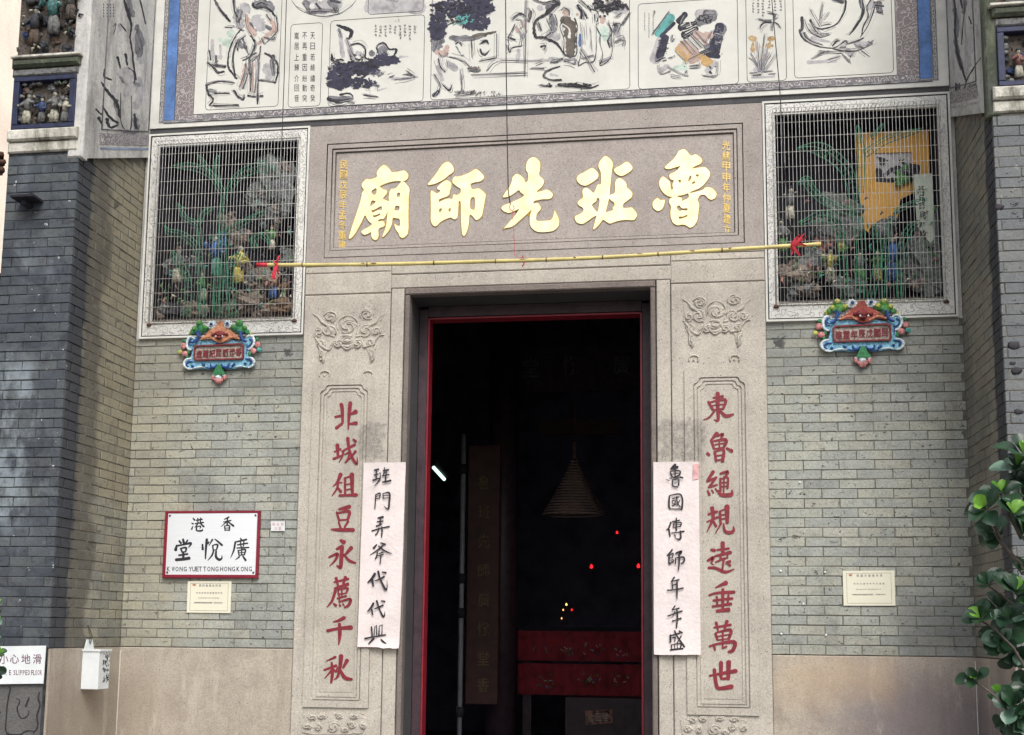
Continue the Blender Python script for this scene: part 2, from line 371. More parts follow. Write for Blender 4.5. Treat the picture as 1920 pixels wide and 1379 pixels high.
def g_pier(t, c, p):
    n = noise(t, pos(t, (1, 1, 0.6)), 2.6, 6, 0.68, 0.4)
    c = mx(t, mr(t, n, 0.50, 0.74, 0, 0.42), c, (0.25, 0.29, 0.32))
    c = mx(t, mr(t, noise(t, p, 3.1, 6, 0.7, 0.8), 0.48, 0.62, 0, 0.6), c, (0.022, 0.026, 0.036))
    c = mx(t, mr(t, noise(t, p, 5, 6, 0.7), 0.60, 0.70, 0, 0.45), c, (0.20, 0.21, 0.19))
    c = mx(t, mth(t, 'MULTIPLY', mth(t, 'MULTIPLY', boxmask(t, (None, None, 2.3), (-3.38, None, 3.5), 0.12, 0.2, 4), mr(t, noise(t, pos(t, (1, 1, .5)), 6, 6, 0.7), .42, .62)), 0.65), c, (0.30, 0.35, 0.38))
    return mx(t, mr(t, noise(t, p, 16, 3, 0.7), 0.68, 0.72, 0, 0.8), c, (0.62, 0.64, 0.64))
brickmat('brick_slate', [(0.0, (0.045, 0.056, 0.070)), (0.4, (0.062, 0.074, 0.088)), (0.7, (0.095, 0.103, 0.106)), (1.0, (0.055, 0.068, 0.084))], 0.3, g_pier, (0.045, 0.05, 0.06))
brickmat('brick_grey', [(0.0, (0.105, 0.115, 0.125)), (0.4, (0.145, 0.155, 0.16)), (0.7, (0.19, 0.195, 0.185)), (1.0, (0.125, 0.135, 0.145))], 0.9, None, (0.06, 0.065, 0.075))
plain('mortar_dark', (0.040, 0.045, 0.05), 0.95, 0, 0.6, 9, 0.004)
plain('mortar', (0.16, 0.15, 0.125), 0.95, 0, 0.3, 9, 0.004)
plain('mortar_pale', (0.26, 0.27, 0.27), 0.95, 0, 0.5, 12, 0.004)
plain('plaster_white', (0.66, 0.65, 0.60), 0.8, 0, 0.10, 5, 0.0015)
def weathered(name, c1, c2, c3, sc=5, a=0.5, b=0.7):
    m, t, bb = base(name, 0.9); p = pos(t, (1, 1, 0.35)); n = noise(t, p, sc, 7, 0.7, 0.5); n2 = noise(t, pos(t), 40, 4, 0.7)
    c = ramp(t, n, [(0.35, c1), (a, c2), (b, c3)]); c = mx(t, mr(t, n2, 0.45, 0.7, 0, 0.4), c, c3)
    t.links.new(c, bb.inputs['Base Color']); bump(t, bb, mth(t, 'ADD', n, n2), 0.006); return m
weathered('plaster_frieze', (0.62, 0.61, 0.57), (0.50, 0.49, 0.47), (0.22, 0.21, 0.20), 5, 0.50, 0.70)
weathered('plaster_ledge', (0.70, 0.68, 0.61), (0.55, 0.53, 0.46), (0.14, 0.13, 0.10), 4, 0.47, 0.62)
weathered('moss_dark', (0.06, 0.065, 0.06), (0.045, 0.055, 0.035), (0.14, 0.15, 0.10), 8)
plain('ink_black', (0.022, 0.02, 0.026), 0.75, 0, 0.4, 30, 0)
plain('ink_grey', (0.19, 0.185, 0.20), 0.8, 0, 0.45, 20, 0)
plain('ink_pale', (0.43, 0.415, 0.42), 0.8, 0, 0.25, 16, 0)
plain('mural_paper', (0.64, 0.63, 0.575), 0.8, 0, 0.07, 2.5, 0.0008)
plain('mural_pink', (0.60, 0.53, 0.50), 0.8, 0, 0.08, 2.5, 0.0008)
plain('paint_blue', (0.085, 0.18, 0.42), 0.7, 0, 0.35, 7, 0.001)
plain('ink_indigo', (0.040, 0.038, 0.068), 0.8, 0, 0.4, 20, 0)
plain('paint_navy', (0.014, 0.020, 0.062), 0.6, 0, 0.4, 20, 0.003)
plain('line_blue', (0.24, 0.30, 0.43), 0.8, 0, 0.4, 9, 0)
plain('paint_teal', (0.10, 0.34, 0.32), 0.7, 0, 0.3, 20, 0)
plain('paint_brown', (0.13, 0.11, 0.09), 0.8, 0, 0.3, 20, 0)
plain('paint_ochre', (0.50, 0.32, 0.13), 0.8, 0, 0.3, 20, 0)
plain('paint_mint', (0.50, 0.60, 0.52), 0.8, 0, 0.2, 20, 0)
plain('paint_flesh', (0.50, 0.36, 0.31), 0.8, 0, 0.2, 20, 0)
plain('red_paint', (0.215, 0.014, 0.026), 0.6, 0, 0.22, 40, 0.001)
plain('red_line', (0.25, 0.010, 0.022), 0.5, 0, 0.2, 10, 0.0005)
plain('wood_dark', (0.050, 0.028, 0.036), 0.55, 0, 0.3, 12, 0.002)
plain('hall_dark', (0.15, 0.135, 0.20), 0.9, 0, 0.3, 3, 0.002)
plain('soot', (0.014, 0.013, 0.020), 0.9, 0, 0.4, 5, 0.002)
plain('paper', (0.74, 0.655, 0.635), 0.9, 0, 0.07, 5, 0.004)
plain('paper_pink', (0.74, 0.42, 0.41), 0.9, 0, 0.25, 14, 0)
plain('cream', (0.74, 0.71, 0.56), 0.6, 0, 0.03, 4, 0)
plain('white_paint', (0.72, 0.75, 0.75), 0.5, 0, 0.06, 6, 0.001)
plain('cord_black', (0.03, 0.025, 0.03), 0.8, 0, 0.2, 30, 0)
plain('wire_steel', (0.56, 0.55, 0.55), 0.5, 0.0, 0.25, 30, 0)
plain('wire_cream', (0.52, 0.50, 0.44), 0.6, 0.0, 0.35, 30, 0)
plain('wire_green', (0.02, 0.17, 0.085), 0.4, 0, 0.3, 20, 0)
plain('rust', (0.12, 0.06, 0.04), 0.9, 0, 0.5, 30, 0.004)
plain('wax_orange', (0.58, 0.30, 0.04), 0.6, 0, 0.12, 6, 0.001)
# scrollwork painted or incised in fine line
def scroll(name, ground, line, sc, w=0.06, amt=0.9, bmp=0.0):
    m, t, b = base(name, 0.85); p = pos(t); d = N(t, 'ShaderNodeTexNoise'); d.inputs['Scale'].default_value = sc*0.55; d.inputs['Detail'].default_value = 2
    t.links.new(p, d.inputs['Vector']); q = N(t, 'ShaderNodeVectorMath', operation='MULTIPLY_ADD'); q.inputs[1].default_value = (1.6/sc,)*3
    t.links.new(d.outputs['Color'], q.inputs[0]); t.links.new(p, q.inputs[2])
    v = N(t, 'ShaderNodeTexVoronoi'); v.inputs['Scale'].default_value = sc; t.links.new(q.outputs[0], v.inputs['Vector'])
    s = mth(t, 'SINE', mth(t, 'MULTIPLY', v.outputs['Distance'], 17.0)); l = mr(t, s, 1-w*9, 1.0-w)
    n = noise(t, p, 7, 4); c = mx(t, mr(t, n, 0.4, 0.7, 0, 0.35), ground, tuple(x*0.72 for x in ground))
    c = mx(t, mth(t, 'MULTIPLY', l, amt), c, line); t.links.new(c, b.inputs['Base Color'])
    if bmp: bump(t, b, l, bmp)
    return m
scroll('scroll_grey', (0.20, 0.185, 0.195), (0.62, 0.58, 0.56), 24, 0.06, 0.8)
scroll('scroll_brown', (0.215, 0.185, 0.185), (0.50, 0.46, 0.45), 20, 0.06, 0.7)
scroll('scroll_white', (0.70, 0.69, 0.65), (0.42, 0.41, 0.38), 22, 0.04, 0.75, -0.004)

# ------------------------------------------------------------------ ground
g = MB(); g.poly([(-60, -80, 0), (60, -80, 0), (60, 60, 0), (-60, 60, 0)])
go = g.build('ground', 'stone_paving'); tag(go, kind='structure', label='pale stone paving in front of the temple')

# ------------------------------------------------------------------ bricks
def brick_mesh(kind, mat, seed):
    r = random.Random(seed); j = lambda a: r.uniform(-a, a); ch = 0.0035
    L, H, D = 1.0, 1.0, 1.0                                     # unit brick: x length, z height, y depth, scaled per brick
    cx, cz = 0.008, 0.030
    v = [(-.5+cx+j(.006), 0+j(.06), -.5+cz+j(.028)), (.5-cx+j(.006), 0+j(.06), -.5+cz+j(.028)), (.5-cx+j(.006), 0+j(.06), .5-cz+j(.028)), (-.5+cx+j(.006), j(.06), .5-cz+j(.028)),
         (-.5+j(.004), .11, -.5+j(.03)), (.5+j(.004), .11, -.5+j(.03)), (.5+j(.004), .11, .5+j(.03)), (-.5+j(.004), .11, .5+j(.03)),
         (-.5, 1, -.5), (.5, 1, -.5), (.5, 1, .5), (-.5, 1, .5)]
    f = [(0, 1, 2, 3), (4, 5, 1, 0), (5, 6, 2, 1), (6, 7, 3, 2), (7, 4, 0, 3), (8, 9, 5, 4), (9, 10, 6, 5), (10, 11, 7, 6), (11, 8, 4, 7)]
    me = bpy.data.meshes.new('brick'); me.from_pydata(v, [], f); me.materials.append(MATS[mat]); me.update(); return me
BM = {m: [brick_mesh('b', m, i*7+3) for i in range(6)] for m in ('brick_green_grey', 'brick_side', 'brick_slate', 'brick_grey')}
def put_brick(mat, wall, c, L, H, D, axis):
    """axis 'x': face towards -y; 'l': face towards +x (left return); 'r': face towards -x"""
    o = bpy.data.objects.new('brick', rnd.choice(BM[mat])); COL.objects.link(o)
    rot = {'x': 0, 'l': math.pi/2, 'r': -math.pi/2}[axis]
    o.rotation_euler = (rnd.uniform(-.012, .012), rnd.uniform(-.006, .006), rot+rnd.uniform(-.004, .004))
    o.scale = (L, D, H); o.location = c; parent_to(o, wall); return o
def courses(wall, mat, axis, a0, a1, z0, zt, fixed, pitch=0.0698, BL=0.2505, joint=0.0062, phase=0.0, proud=0.0032, top=None, header=None, jl=None):
    jl = jl or joint
    """a0..a1 along the wall; zt may be a function of a (sloping top)"""
    z = z0; i = 0
    zmax = zt if isinstance(zt, (int, float)) else max(zt(a0), zt(a1))
    while z < zmax-0.02:
        x = a0 - ((phase + (0.5 if i % 2 else 0.0)) % 1.0)*BL
        while x < a1-0.005:
            x0, x1 = max(x, a0)+jl/2, min(x+BL, a1)-jl/2
            if x1-x0 > 0.02:
                xm = (x0+x1)/2; lim = zt if isinstance(zt, (int, float)) else zt(xm)
                h = pitch-joint
                if z+h > lim: h = lim-z
                if h > 0.018:
                    zc = z+joint/2+h/2; pr = proud+rnd.uniform(-.0025, .0025)
                    c = {'x': (xm, fixed-pr, zc), 'l': (fixed+pr, xm, zc), 'r': (fixed-pr, xm, zc)}[axis]
                    put_brick(mat, wall, c, x1-x0, h+rnd.uniform(-.002, .001), 0.03, axis)
            x += BL
        z += pitch; i += 1
def wallthing(lo, hi, mat, label, cat='wall', name='brick_wall', group=None):
    m = MB(); m.box(lo, hi); o = m.build(name, mat); return tag(o, label, cat, group)

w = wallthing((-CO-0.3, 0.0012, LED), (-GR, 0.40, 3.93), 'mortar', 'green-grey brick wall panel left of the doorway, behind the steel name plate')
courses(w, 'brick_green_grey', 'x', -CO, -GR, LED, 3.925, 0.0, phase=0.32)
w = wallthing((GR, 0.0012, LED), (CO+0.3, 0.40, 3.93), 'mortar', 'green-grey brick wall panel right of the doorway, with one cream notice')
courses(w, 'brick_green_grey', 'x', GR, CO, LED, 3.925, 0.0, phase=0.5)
fl = lambda y: 5.46+(y)*0.41                                   # the plaster frieze ends along this slope on both return walls
w = wallthing((-CO-0.28, -PD+0.27, LED), (-CO-0.002, 0.0, 7.0), 'mortar', 'left return wall of yellowish stained bricks turning dark at its outer corner')
courses(w, 'brick_side', 'l', -PD+0.012, 0.0, LED, lambda y: fl(y)-0.01, -CO, phase=0.75, BL=0.2505, proud=0.0015, joint=0.0062, jl=0.018)
w = wallthing((CO+0.002, -PD+0.27, LED), (CO+0.28, 0.0, 7.0), 'mortar', 'right return wall of brownish grey bricks beside the shrub')
courses(w, 'brick_side', 'r', -PD+0.012, 0.0, LED, lambda y: fl(y)-0.01, CO, phase=0.25, BL=0.2505, proud=0.0015, joint=0.0062, jl=0.018)
w = wallthing((-3.72, -PD+0.002, 0.0), (-CO-0.006, -PD+0.26, 5.10), 'mortar_dark', 'dark slate grey brick pier at the left edge of the facade')
courses(w, 'brick_slate', 'x', -3.72, -CO+0.004, LED, 5.08, -PD, phase=0.2, BL=0.27, joint=0.006)
w = wallthing((CO+0.006, -PD+0.002, 0.0), (5.6, -PD+0.26, 5.03), 'mortar', 'weathered grey brick pier at the right edge behind the shrub')
courses(w, 'brick_grey', 'x', CO-0.004, 4.3, LED, 5.01, -PD, phase=0.4, BL=0.27, joint=0.006)

# broken holes in the right pier: black lumps paint in their shade
m = MB()
for (a, b, r_) in ((1902, 648, .06), (1906, 695, .05), (1899, 681, .03), (1910, 772, .04), (1874, 388, .045), (1917, 825, .06)):
    p = fp(a, b, -PD-.010); m.ball((p.x, p.y+0.006, p.z), r_*0.62, 0, 9, 6, (1.15, 0.16, 0.72), 0.25)
o = m.build('hole_shade', 'ink_black', w); 

# ------------------------------------------------------------------ building mass behind (roof over the facade, side masses)
def temple_mass():
    t = thing('temple_hall', (0, 3, 0), 'dark temple hall seen through the open doorway', 'building')
    m = MB(); m.box((-3.6, 0.42, 0), (-1.25, 0.62, 6.9)); m.box((1.25, 0.42, 0), (3.6, 0.62, 6.9)); m.box((-1.25, 0.42, 4.45), (1.25, 0.62, 6.9)); m.build('front_wall', 'soot', t)
    m = MB(); m.box((-3.6, 0.62, 0), (-3.4, 9, 6.9)); m.build('inner_wall', 'hall_dark', t); m = MB(); m.box((3.4, 0.62, 0), (3.6, 9, 6.9)); m.build('inner_wall', 'hall_dark', t); m = MB(); m.box((-3.6, 9, 0), (3.6, 9.2, 6.9)); m.build('inner_wall', 'hall_dark', t)
    m = MB(); m.box((-3.7, 0.3, 6.9), (3.7, 9.2, 7.0)); m.build('ceiling', 'hall_dark', t)
    m = MB(); m.box((-3.4, 0.32, 0.0), (3.4, 9, 0.16)); m.build('floor', 'hall_dark', t)
    m = MB(); m.box((-4.1, -0.9, 8.6), (5.6, 0.3, 8.75)); m.build('eave', 'soot', t)
    m = MB(); m.box((-3.60, 0.32, 0), (-CO-0.29, 0.42, 7.3)); m.box((-3.72, -PD+0.27, 0), (-CO-0.29, 0.32, 7.3)); m.box((CO+0.29, -PD+0.27, 0), (5.6, 0.42, 7.3))
    m.build('side_mass', 'brick_slate', t, 'stuff')
    return t
hall = temple_mass()

# ------------------------------------------------------------------ granite dado
def stone(t, lo, hi, mat, name='granite_block', ch=0.006):
    m = MB(); m.box(lo, hi, 0, ch); return m.build(name, mat, t)
t = thing('granite_dado', (-2.47, 0, 0), 'pinkish granite base under the left brick panel', 'stone base')
stone(t, (-CO, -0.012, 0), (-GR-0.002, 0.38, LED-0.004), 'granite_dado')
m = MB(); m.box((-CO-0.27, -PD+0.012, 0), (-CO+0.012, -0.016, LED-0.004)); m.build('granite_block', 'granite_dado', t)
m = MB(); m.box((-CO+0.004, -0.019, 0.3), (-CO+0.016, -0.0125, LED-0.03)); m.build('lime_joint', 'plaster_white', t)
t = thing('granite_dado', (2.47, 0, 0), 'granite base with dark patches under the right brick panel', 'stone base')
stone(t, (GR+0.002, -0.012, 0), (CO, 0.38, LED-0.004), 'granite_dado')
m = MB(); m.box((CO-0.012, -PD+0.012, 0), (CO+0.27, -0.016, LED-0.004)); m.build('granite_block', 'granite_dado', t)
m = MB(); m.box((CO-0.016, -0.019, 0.3), (CO-0.004, -0.0125, LED-0.03)); m.build('lime_joint', 'plaster_white', t)
m = MB(); m.box((-3.74, -PD-0.012, 0), (-CO-0.02, -PD+0.005, LED)); o = m.build('rendered_base', 'grey_render'); tag(o, 'rough grey rendered base of the left pier under the caution sign', 'wall base')
pl = Plane(0, 1100, 0.20229, y=-PD-0.012); m = MB()
brush(m, pl, pstr("85,930,12 95,960,16 75,1050,14 60,1200,14 55,1340,14 110,1375,14; 60,1370,12 180,1375,18 250,1340,12 330,1345,10; 365,985,14 355,1040,16 370,1100,16 345,1200,18 350,1300,16 310,1360,12; 155,1040,10 185,1060,10 160,1130,12 180,1200,12 215,1225,12 262,1190,10 265,1150,8; 270,1030,14 240,1110,20; 0,1165,14 8,1170,10"), 0.001, rough=0.25)
m.build('crack_line', 'ink_black', o)
m = MB(); m.box((CO+0.02, -PD-0.012, 0), (5.6, -PD+0.005, LED)); o = m.build('rendered_base', 'granite_dado'); tag(o, 'granite base of the right pier behind the shrub', 'wall base')

# ------------------------------------------------------------------ granite doorway surround
DX, DT = 0.965, 4.276                     # door groove line half width and height
JN, JZ = 1.0765, 4.39
ds = thing('door_surround', (0, 0, 0), 'grey granite surround of the open doorway with carved jambs', 'door surround')
e = 0.003
for s in (-1, 1):
    X = lambda a, b: (min(s*a, s*b), max(s*a, s*b))
    x0, x1 = X(JN+e, GR)
    stone(ds, (x0, -0.03, 0), (x1, 0.35, 4.245), 'granite'); stone(ds, (x0, -0.03, 4.245+2*e), (x1, 0.35, 4.42), 'granite')
    x0, x1 = X(DX+0.006, JN-e); stone(ds, (x0, -0.03, 0), (x1, 0.35, 4.279), 'granite')
    x0, x1 = X(0.925, DX-0.002); m = MB(); m.box((x0, -0.040, 0), (x1, 0.05, 4.222), 0, 0.008); m.build('door_moulding', 'granite_rough', ds)
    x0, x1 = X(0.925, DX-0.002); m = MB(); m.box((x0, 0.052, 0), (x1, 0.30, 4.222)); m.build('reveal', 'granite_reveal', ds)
stone(ds, (-JN-e, -0.03, DT+0.006), (JN+e, 0.35, JZ), 'granite'); 
m = MB(); m.box((-DX+0.002, -0.040, 4.226), (DX-0.002, 0.05, DT), 0, 0.008); m.build('door_moulding', 'granite_rough', ds)
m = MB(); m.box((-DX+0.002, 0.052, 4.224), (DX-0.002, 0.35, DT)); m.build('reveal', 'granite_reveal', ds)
stone(ds, (-GR, -0.03, 4.42+e), (-JN-e, 0.35, 4.475), 'granite'); 
stone(ds, (-JN, -0.03, JZ+e*2), (JN, 0.35, 4.475), 'granite'); stone(ds, (JN+e, -0.03, 4.42+e), (GR, 0.35, 4.475), 'granite')
m = MB(); m.box((-GR+.01, 0.0, 0), (-0.99, 0.33, 5.6)); m.box((0.99, 0.0, 0), (GR-.01, 0.33, 5.6)); m.box((-0.98, 0.0, 4.29), (0.98, 0.33, 5.6)); m.build('core', 'mortar', ds)
# wooden door frame with the red fillet
df = thing('door_frame', (0, 0.3, 0), 'dark timber door frame edged with a thin red line', 'door frame')
for s in (-1, 1):
    x0, x1 = sorted((s*0.924, s*0.85)); m = MB(); m.box((x0, 0.302, 0.16), (x1, 0.42, 4.20), 0, 0.004); m.build('post', 'wood_dark', df)
    x0, x1 = sorted((s*0.849, s*0.836)); m = MB(); m.box((x0, 0.296, 0.16), (x1, 0.42, 4.12)); m.build('red_fillet', 'red_line', df)
m = MB(); m.box((-0.85, 0.302, 4.133), (0.85, 0.42, 4.222), 0, 0.004); m.build('lintel', 'wood_dark', df)
m = MB(); m.box((-0.8355, 0.296, 4.112), (0.8355, 0.42, 4.125)); m.build('red_fillet', 'red_line', df)
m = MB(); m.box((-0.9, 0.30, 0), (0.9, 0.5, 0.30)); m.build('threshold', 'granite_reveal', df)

# ------------------------------------------------------------------ jamb reliefs and couplet panels
def ring(name, outer, inner, pl, lift, thick, mat, parent):
    return shape(name, [outer]+([inner] if inner else []), pl, lift, thick, mat, parent, smooth=0)
def cusp(x0, x1, z0, z1, c, n=5):          # rectangle with stepped, rounded upper corners, in mm
    P = [(x0, z0), (x1, z0), (x1, z1+c*1.0)]
    P += [(x1-c*0.15, z1+c*0.75), (x1-c*0.45, z1+c*0.62), (x1-c*0.62, z1+c*0.45), (x1-c*0.75, z1+c*0.12), (x1-c, z1)]
    P += [(x0+c, z1), (x0+c*0.75, z1+c*0.12), (x0+c*0.62, z1+c*0.45), (x0+c*0.45, z1+c*0.62), (x0+c*0.15, z1+c*0.75), (x0, z1+c)]
    return P
class Wall:                                  # millimetres on a vertical plane: u to the right, v downwards from z0
    def __init__(s, x, z, y=0.0): s.x, s.z, s.y = x, z, y
    def __call__(s, u, v, lift=0.0): return Vector((s.x+u/1000, s.y-lift, s.z-v/1000))
glyphL = [("255,95,35 265,150,32 268,265,24; 198,215,20 265,203,24; 208,322,28 268,275,22; 343,80,34 330,200,30 322,335,10; 345,190,16 395,165,42; 340,282,18 398,275,38"),
 ("218,485,38 222,560,26 225,600,24; 190,550,16 250,525,22; 182,618,24 262,585,18; 262,545,14 385,482,28; 278,545,20 262,600,16 235,648,8; 290,575,14 330,560,18 322,610,16 290,655,10; 318,420,32 330,520,24 368,620,28 405,668,20 408,600,6; 392,545,26 352,600,14 296,655,8; 372,430,18 392,450,30"),
 ("250,765,38 218,840,24 175,882,8; 225,840,20 215,900,20 170,968,10; 222,895,22 252,932,26; 262,845,12 222,842,14; 292,800,22 292,960,20; 358,765,42 362,955,26; 295,800,12 355,778,18; 300,862,12 352,855,12; 300,912,12 352,905,12; 240,968,24 320,965,24 400,962,34"),
 ("235,1100,22 335,1075,38; 212,1128,20 235,1205,22; 220,1138,16 330,1120,30 318,1198,24; 235,1205,16 310,1198,14; 232,1225,18 250,1280,20; 322,1215,22 288,1272,18; 160,1292,12 220,1296,30 370,1298,36")]
glyphL2 = [("232,65,24 262,82,40; 200,142,24 245,118,30; 245,120,34 236,250,34 230,308,30 198,290,12; 130,215,18 205,185,26 182,245,20 135,292,8; 328,130,34 292,172,24 258,205,10; 262,190,16 310,245,26 365,265,16"),
 ("175,438,16 300,408,24; 192,402,26 208,465,20; 275,392,28 255,455,20; 180,492,18 298,455,28; 188,500,26 158,600,22 112,660,8; 210,500,14 212,548,14; 212,505,12 292,490,20 285,530,16; 212,545,12 285,535,12; 243,470,14 243,560,12; 205,582,14 282,560,16; 220,560,16 222,615,14; 220,612,14 318,588,24 305,640,24 270,662,16; 172,628,14 190,645,26; 222,635,12 230,650,16; 252,628,12 262,642,14"),
 ("168,792,12 215,780,24 262,755,34; 115,872,28 220,850,26 325,842,40; 222,810,26 225,900,32 215,995,10"),
 ("105,1140,8 150,1122,18 185,1105,24; 85,1222,16 192,1182,24; 152,1155,18 160,1240,28 148,1332,20; 150,1225,20 90,1296,6; 165,1210,14 192,1238,16; 192,1235,20 205,1195,10; 237,1095,38 226,1200,28 205,1280,20 172,1306,6; 290,1135,34 255,1200,18; 228,1220,18 270,1288,34 332,1304,20")]
glyphR = [("265,85,36 265,200,32 268,325,26 232,320,8; 225,125,16 310,112,24; 182,162,22 222,232,24; 200,165,14 332,142,28 312,225,22; 215,195,12 310,183,12; 222,232,12 310,222,12; 238,240,18 190,300,16 140,320,8; 285,238,18 338,288,32 405,272,16"),
 ("258,445,38 200,508,14; 255,470,14 312,450,26 290,492,14; 212,518,26 232,578,20; 225,512,14 338,500,30 322,562,24; 235,582,12 320,568,16; 280,505,14 280,572,14; 240,542,12 325,530,12; 345,575,18 392,600,30; 172,620,24 190,634,24; 240,605,24 250,690,22; 250,602,14 318,588,24 308,690,30; 250,642,12 300,636,12; 250,682,14 300,676,12"),
 ("225,785,32 175,858,22; 172,870,24 240,842,20; 252,835,22 190,920,22; 185,925,18 258,902,18; 176,955,18 192,990,24; 212,948,14 226,972,16; 244,935,14 262,960,14; 288,802,18 355,785,28 330,832,16; 288,845,20 290,955,20; 300,848,12 356,838,18 352,930,22; 300,882,12 345,880,10; 300,918,12 345,912,12; 322,826,14 318,975,14; 270,955,20 300,992,30 385,988,34 392,950,12"),
 ("182,1165,20 258,1140,24; 170,1232,14 268,1190,20; 215,1108,36 222,1200,28 170,1322,8; 222,1218,18 250,1270,26; 285,1140,24 290,1240,22; 348,1095,46 350,1240,28; 292,1132,12 345,1115,16; 295,1170,12 345,1165,12; 295,1206,12 345,1200,12; 298,1240,18 245,1332,8; 318,1250,14 328,1312,26 370,1328,28 405,1310,28 406,1272,8")]
glyphR2 = [("195,140,22 222,145,28; 165,230,20 210,205,28 195,250,16 212,262,10; 172,290,22 230,292,26 310,325,26 385,300,8; 290,82,36 290,180,26; 245,140,16 340,128,20; 225,192,18 355,160,28; 268,190,14 272,215,12; 332,178,14 325,205,14; 265,216,12 330,205,12; 230,242,12 290,215,18; 300,215,18 286,302,16; 352,235,22 318,242,12; 318,242,14 352,270,20"),
 ("230,455,12 318,415,38; 175,520,16 240,500,22 385,492,28; 290,470,26 290,640,24; 212,562,18 370,545,22; 205,612,18 360,590,24; 240,530,18 245,610,18; 338,515,18 330,600,18; 242,650,24 340,638,34"),
 ("220,788,18 355,765,24; 235,748,26 250,810,16; 325,735,30 305,800,18; 230,838,22 245,890,18; 235,830,12 355,808,28 340,882,22; 245,862,12 345,845,12; 245,892,12 340,880,12; 290,818,16 290,960,14; 180,945,16 240,925,18 385,908,32 375,975,30 340,990,22; 215,930,20 226,975,16; 285,960,14 322,945,16"),
 ("180,1190,16 400,1150,34; 275,1080,34 275,1200,28; 340,1075,40 335,1215,30; 275,1216,18 340,1210,22; 220,1140,30 235,1260,30 260,1295,30 365,1280,38")]
def couplet(s, label, cols):
    t = thing('couplet_panel', (s*1.425, -0.03, 1.07), label, 'carved panel')
    W = Wall(s*1.425, 3.585, -0.03)
    hw = 252; H = 2512
    ring('stone_face', [(-hw, 0), (hw, 0), (hw, H), (-hw, H)], cusp(-hw+62, hw-62, H-50, 62, 62), W, 0.0, 0.015, 'granite', t)
    ring('moulding', cusp(-hw+72, hw-72, H-58, 72, 60), cusp(-hw+88, hw-88, H-70, 88, 58), W, 0.0, 0.011, 'granite', t)
    ring('moulding', cusp(-hw+98, hw-98, H-78, 98, 56), cusp(-hw+112, hw-112, H-92, 112, 54), W, 0.0, 0.007, 'granite', t)
    ring('stone_face', cusp(-hw+121, hw-121, H-112, 121, 52), None, W, 0.0, 0.003, 'granite', t)
    for (gs, ox, oy, k) in cols:
        pl = Plane(ox, oy, k, y=-0.033)
        for gk in gs:
            m = MB(); brush(m, pl, pstr(gk), 0.0, 0.00025, 0.003, rough=0.05, wmul=1.05); m.build('red_character', 'red_paint', t)
    return t
couplet(-1, 'carved stone panel with eight red characters left of the doorway', [(glyphL, 590, 740, .19576), (glyphL2, 590, 1000, .21016)])
couplet(1, 'carved stone panel with eight red characters right of the doorway', [(glyphR, 1290, 720, .21016), (glyphR2, 1290, 1000, .22472)])

relief_top = "480,490,10 420,520,16 385,580,16 395,640,14; 480,490,10 540,505,16 585,545,16 590,600,14 575,680,12; 405,600,10 430,580,16 500,555,22 560,575,16 590,600,10; 420,700,12 470,690,34 530,700,30; 430,740,14 480,745,40 530,740,18; 445,790,16 490,800,26 545,770,14; 330,790,12 345,745,16 380,745,14 430,790,16 480,825,20 535,795,16 570,755,12 610,735,16 640,760,14 640,800,12; 140,470,8 200,510,20 240,560,30 300,600,26 330,660,24; 250,490,10 300,455,20 360,465,20 380,510,18 350,550,14; 300,500,18 340,510,14; 170,640,16 200,620,18 235,640,18 225,690,16 190,695,14 150,690,12; 160,700,12 200,750,26 240,800,30 300,830,20 330,795,14; 185,770,12 220,830,26 240,890,24 250,930,26 240,965,12; 860,470,8 800,510,20 770,560,26 700,600,26 650,660,24; 750,480,10 690,430,20 640,440,18 615,490,16 650,540,14; 700,470,16 660,480,16; 820,620,14 780,610,18 740,630,18 735,680,16 770,690,14; 850,680,12 800,690,18 760,740,20 700,790,24 640,805,16; 770,780,12 755,820,24 725,880,26 730,930,24 715,955,12; 210,1100,12 215,1060,14 260,1040,16 310,1060,16 300,1105,14; 255,1080,16 265,1100,12; 640,1100,12 640,1060,14 690,1040,16 735,1060,16 730,1100,14; 680,1080,16 690,1095,12; 480,590,20 500,640,26 480,660,20; 300,680,20 360,700,24; 620,690,20 570,700,20"
relief_bot = "415,1250,10 440,1190,14 500,1165,16 570,1180,16 610,1240,16 600,1300,14 540,1340,12 470,1345,14 425,1300,12; 470,1270,26 500,1230,26 540,1240,22; 70,1080,10 130,1120,18 200,1110,16 240,1060,10; 60,1250,12 110,1220,18 170,1240,22 230,1280,16; 100,1190,14 190,1170,16; 20,1120,10 60,1160,14; 300,1060,10 370,1090,18 420,1060,12; 260,1130,12 330,1150,20 400,1130,12; 500,1060,10 560,1090,18 640,1060,12; 700,1200,12 760,1180,22 830,1210,22 810,1270,18 760,1290,14; 720,1100,10 790,1110,20 860,1080,12; 860,1140,12 920,1120,18 980,1150,16; 880,1240,14 930,1220,20 970,1260,16 940,1300,14; 640,1260,12 680,1300,18 740,1340,14; 900,1060,10 950,1080,12; 240,1200,12 300,1230,18 330,1300,18 290,1350,14; 60,1330,14 130,1350,18 200,1340,14; 780,1340,14 850,1350,18 930,1340,12"
MOUNDS = [(490, 600, 90, 70), (480, 735, 62, 48), (310, 640, 74, 66), (670, 640, 74, 66), (205, 655, 44, 46), (775, 645, 44, 46), (320, 515, 56, 44), (685, 485, 60, 48), (232, 870, 26, 70), (735, 870, 26, 70), (400, 770, 44, 40), (590, 770, 44, 40), (230, 770, 40, 44), (720, 760, 40, 44)]
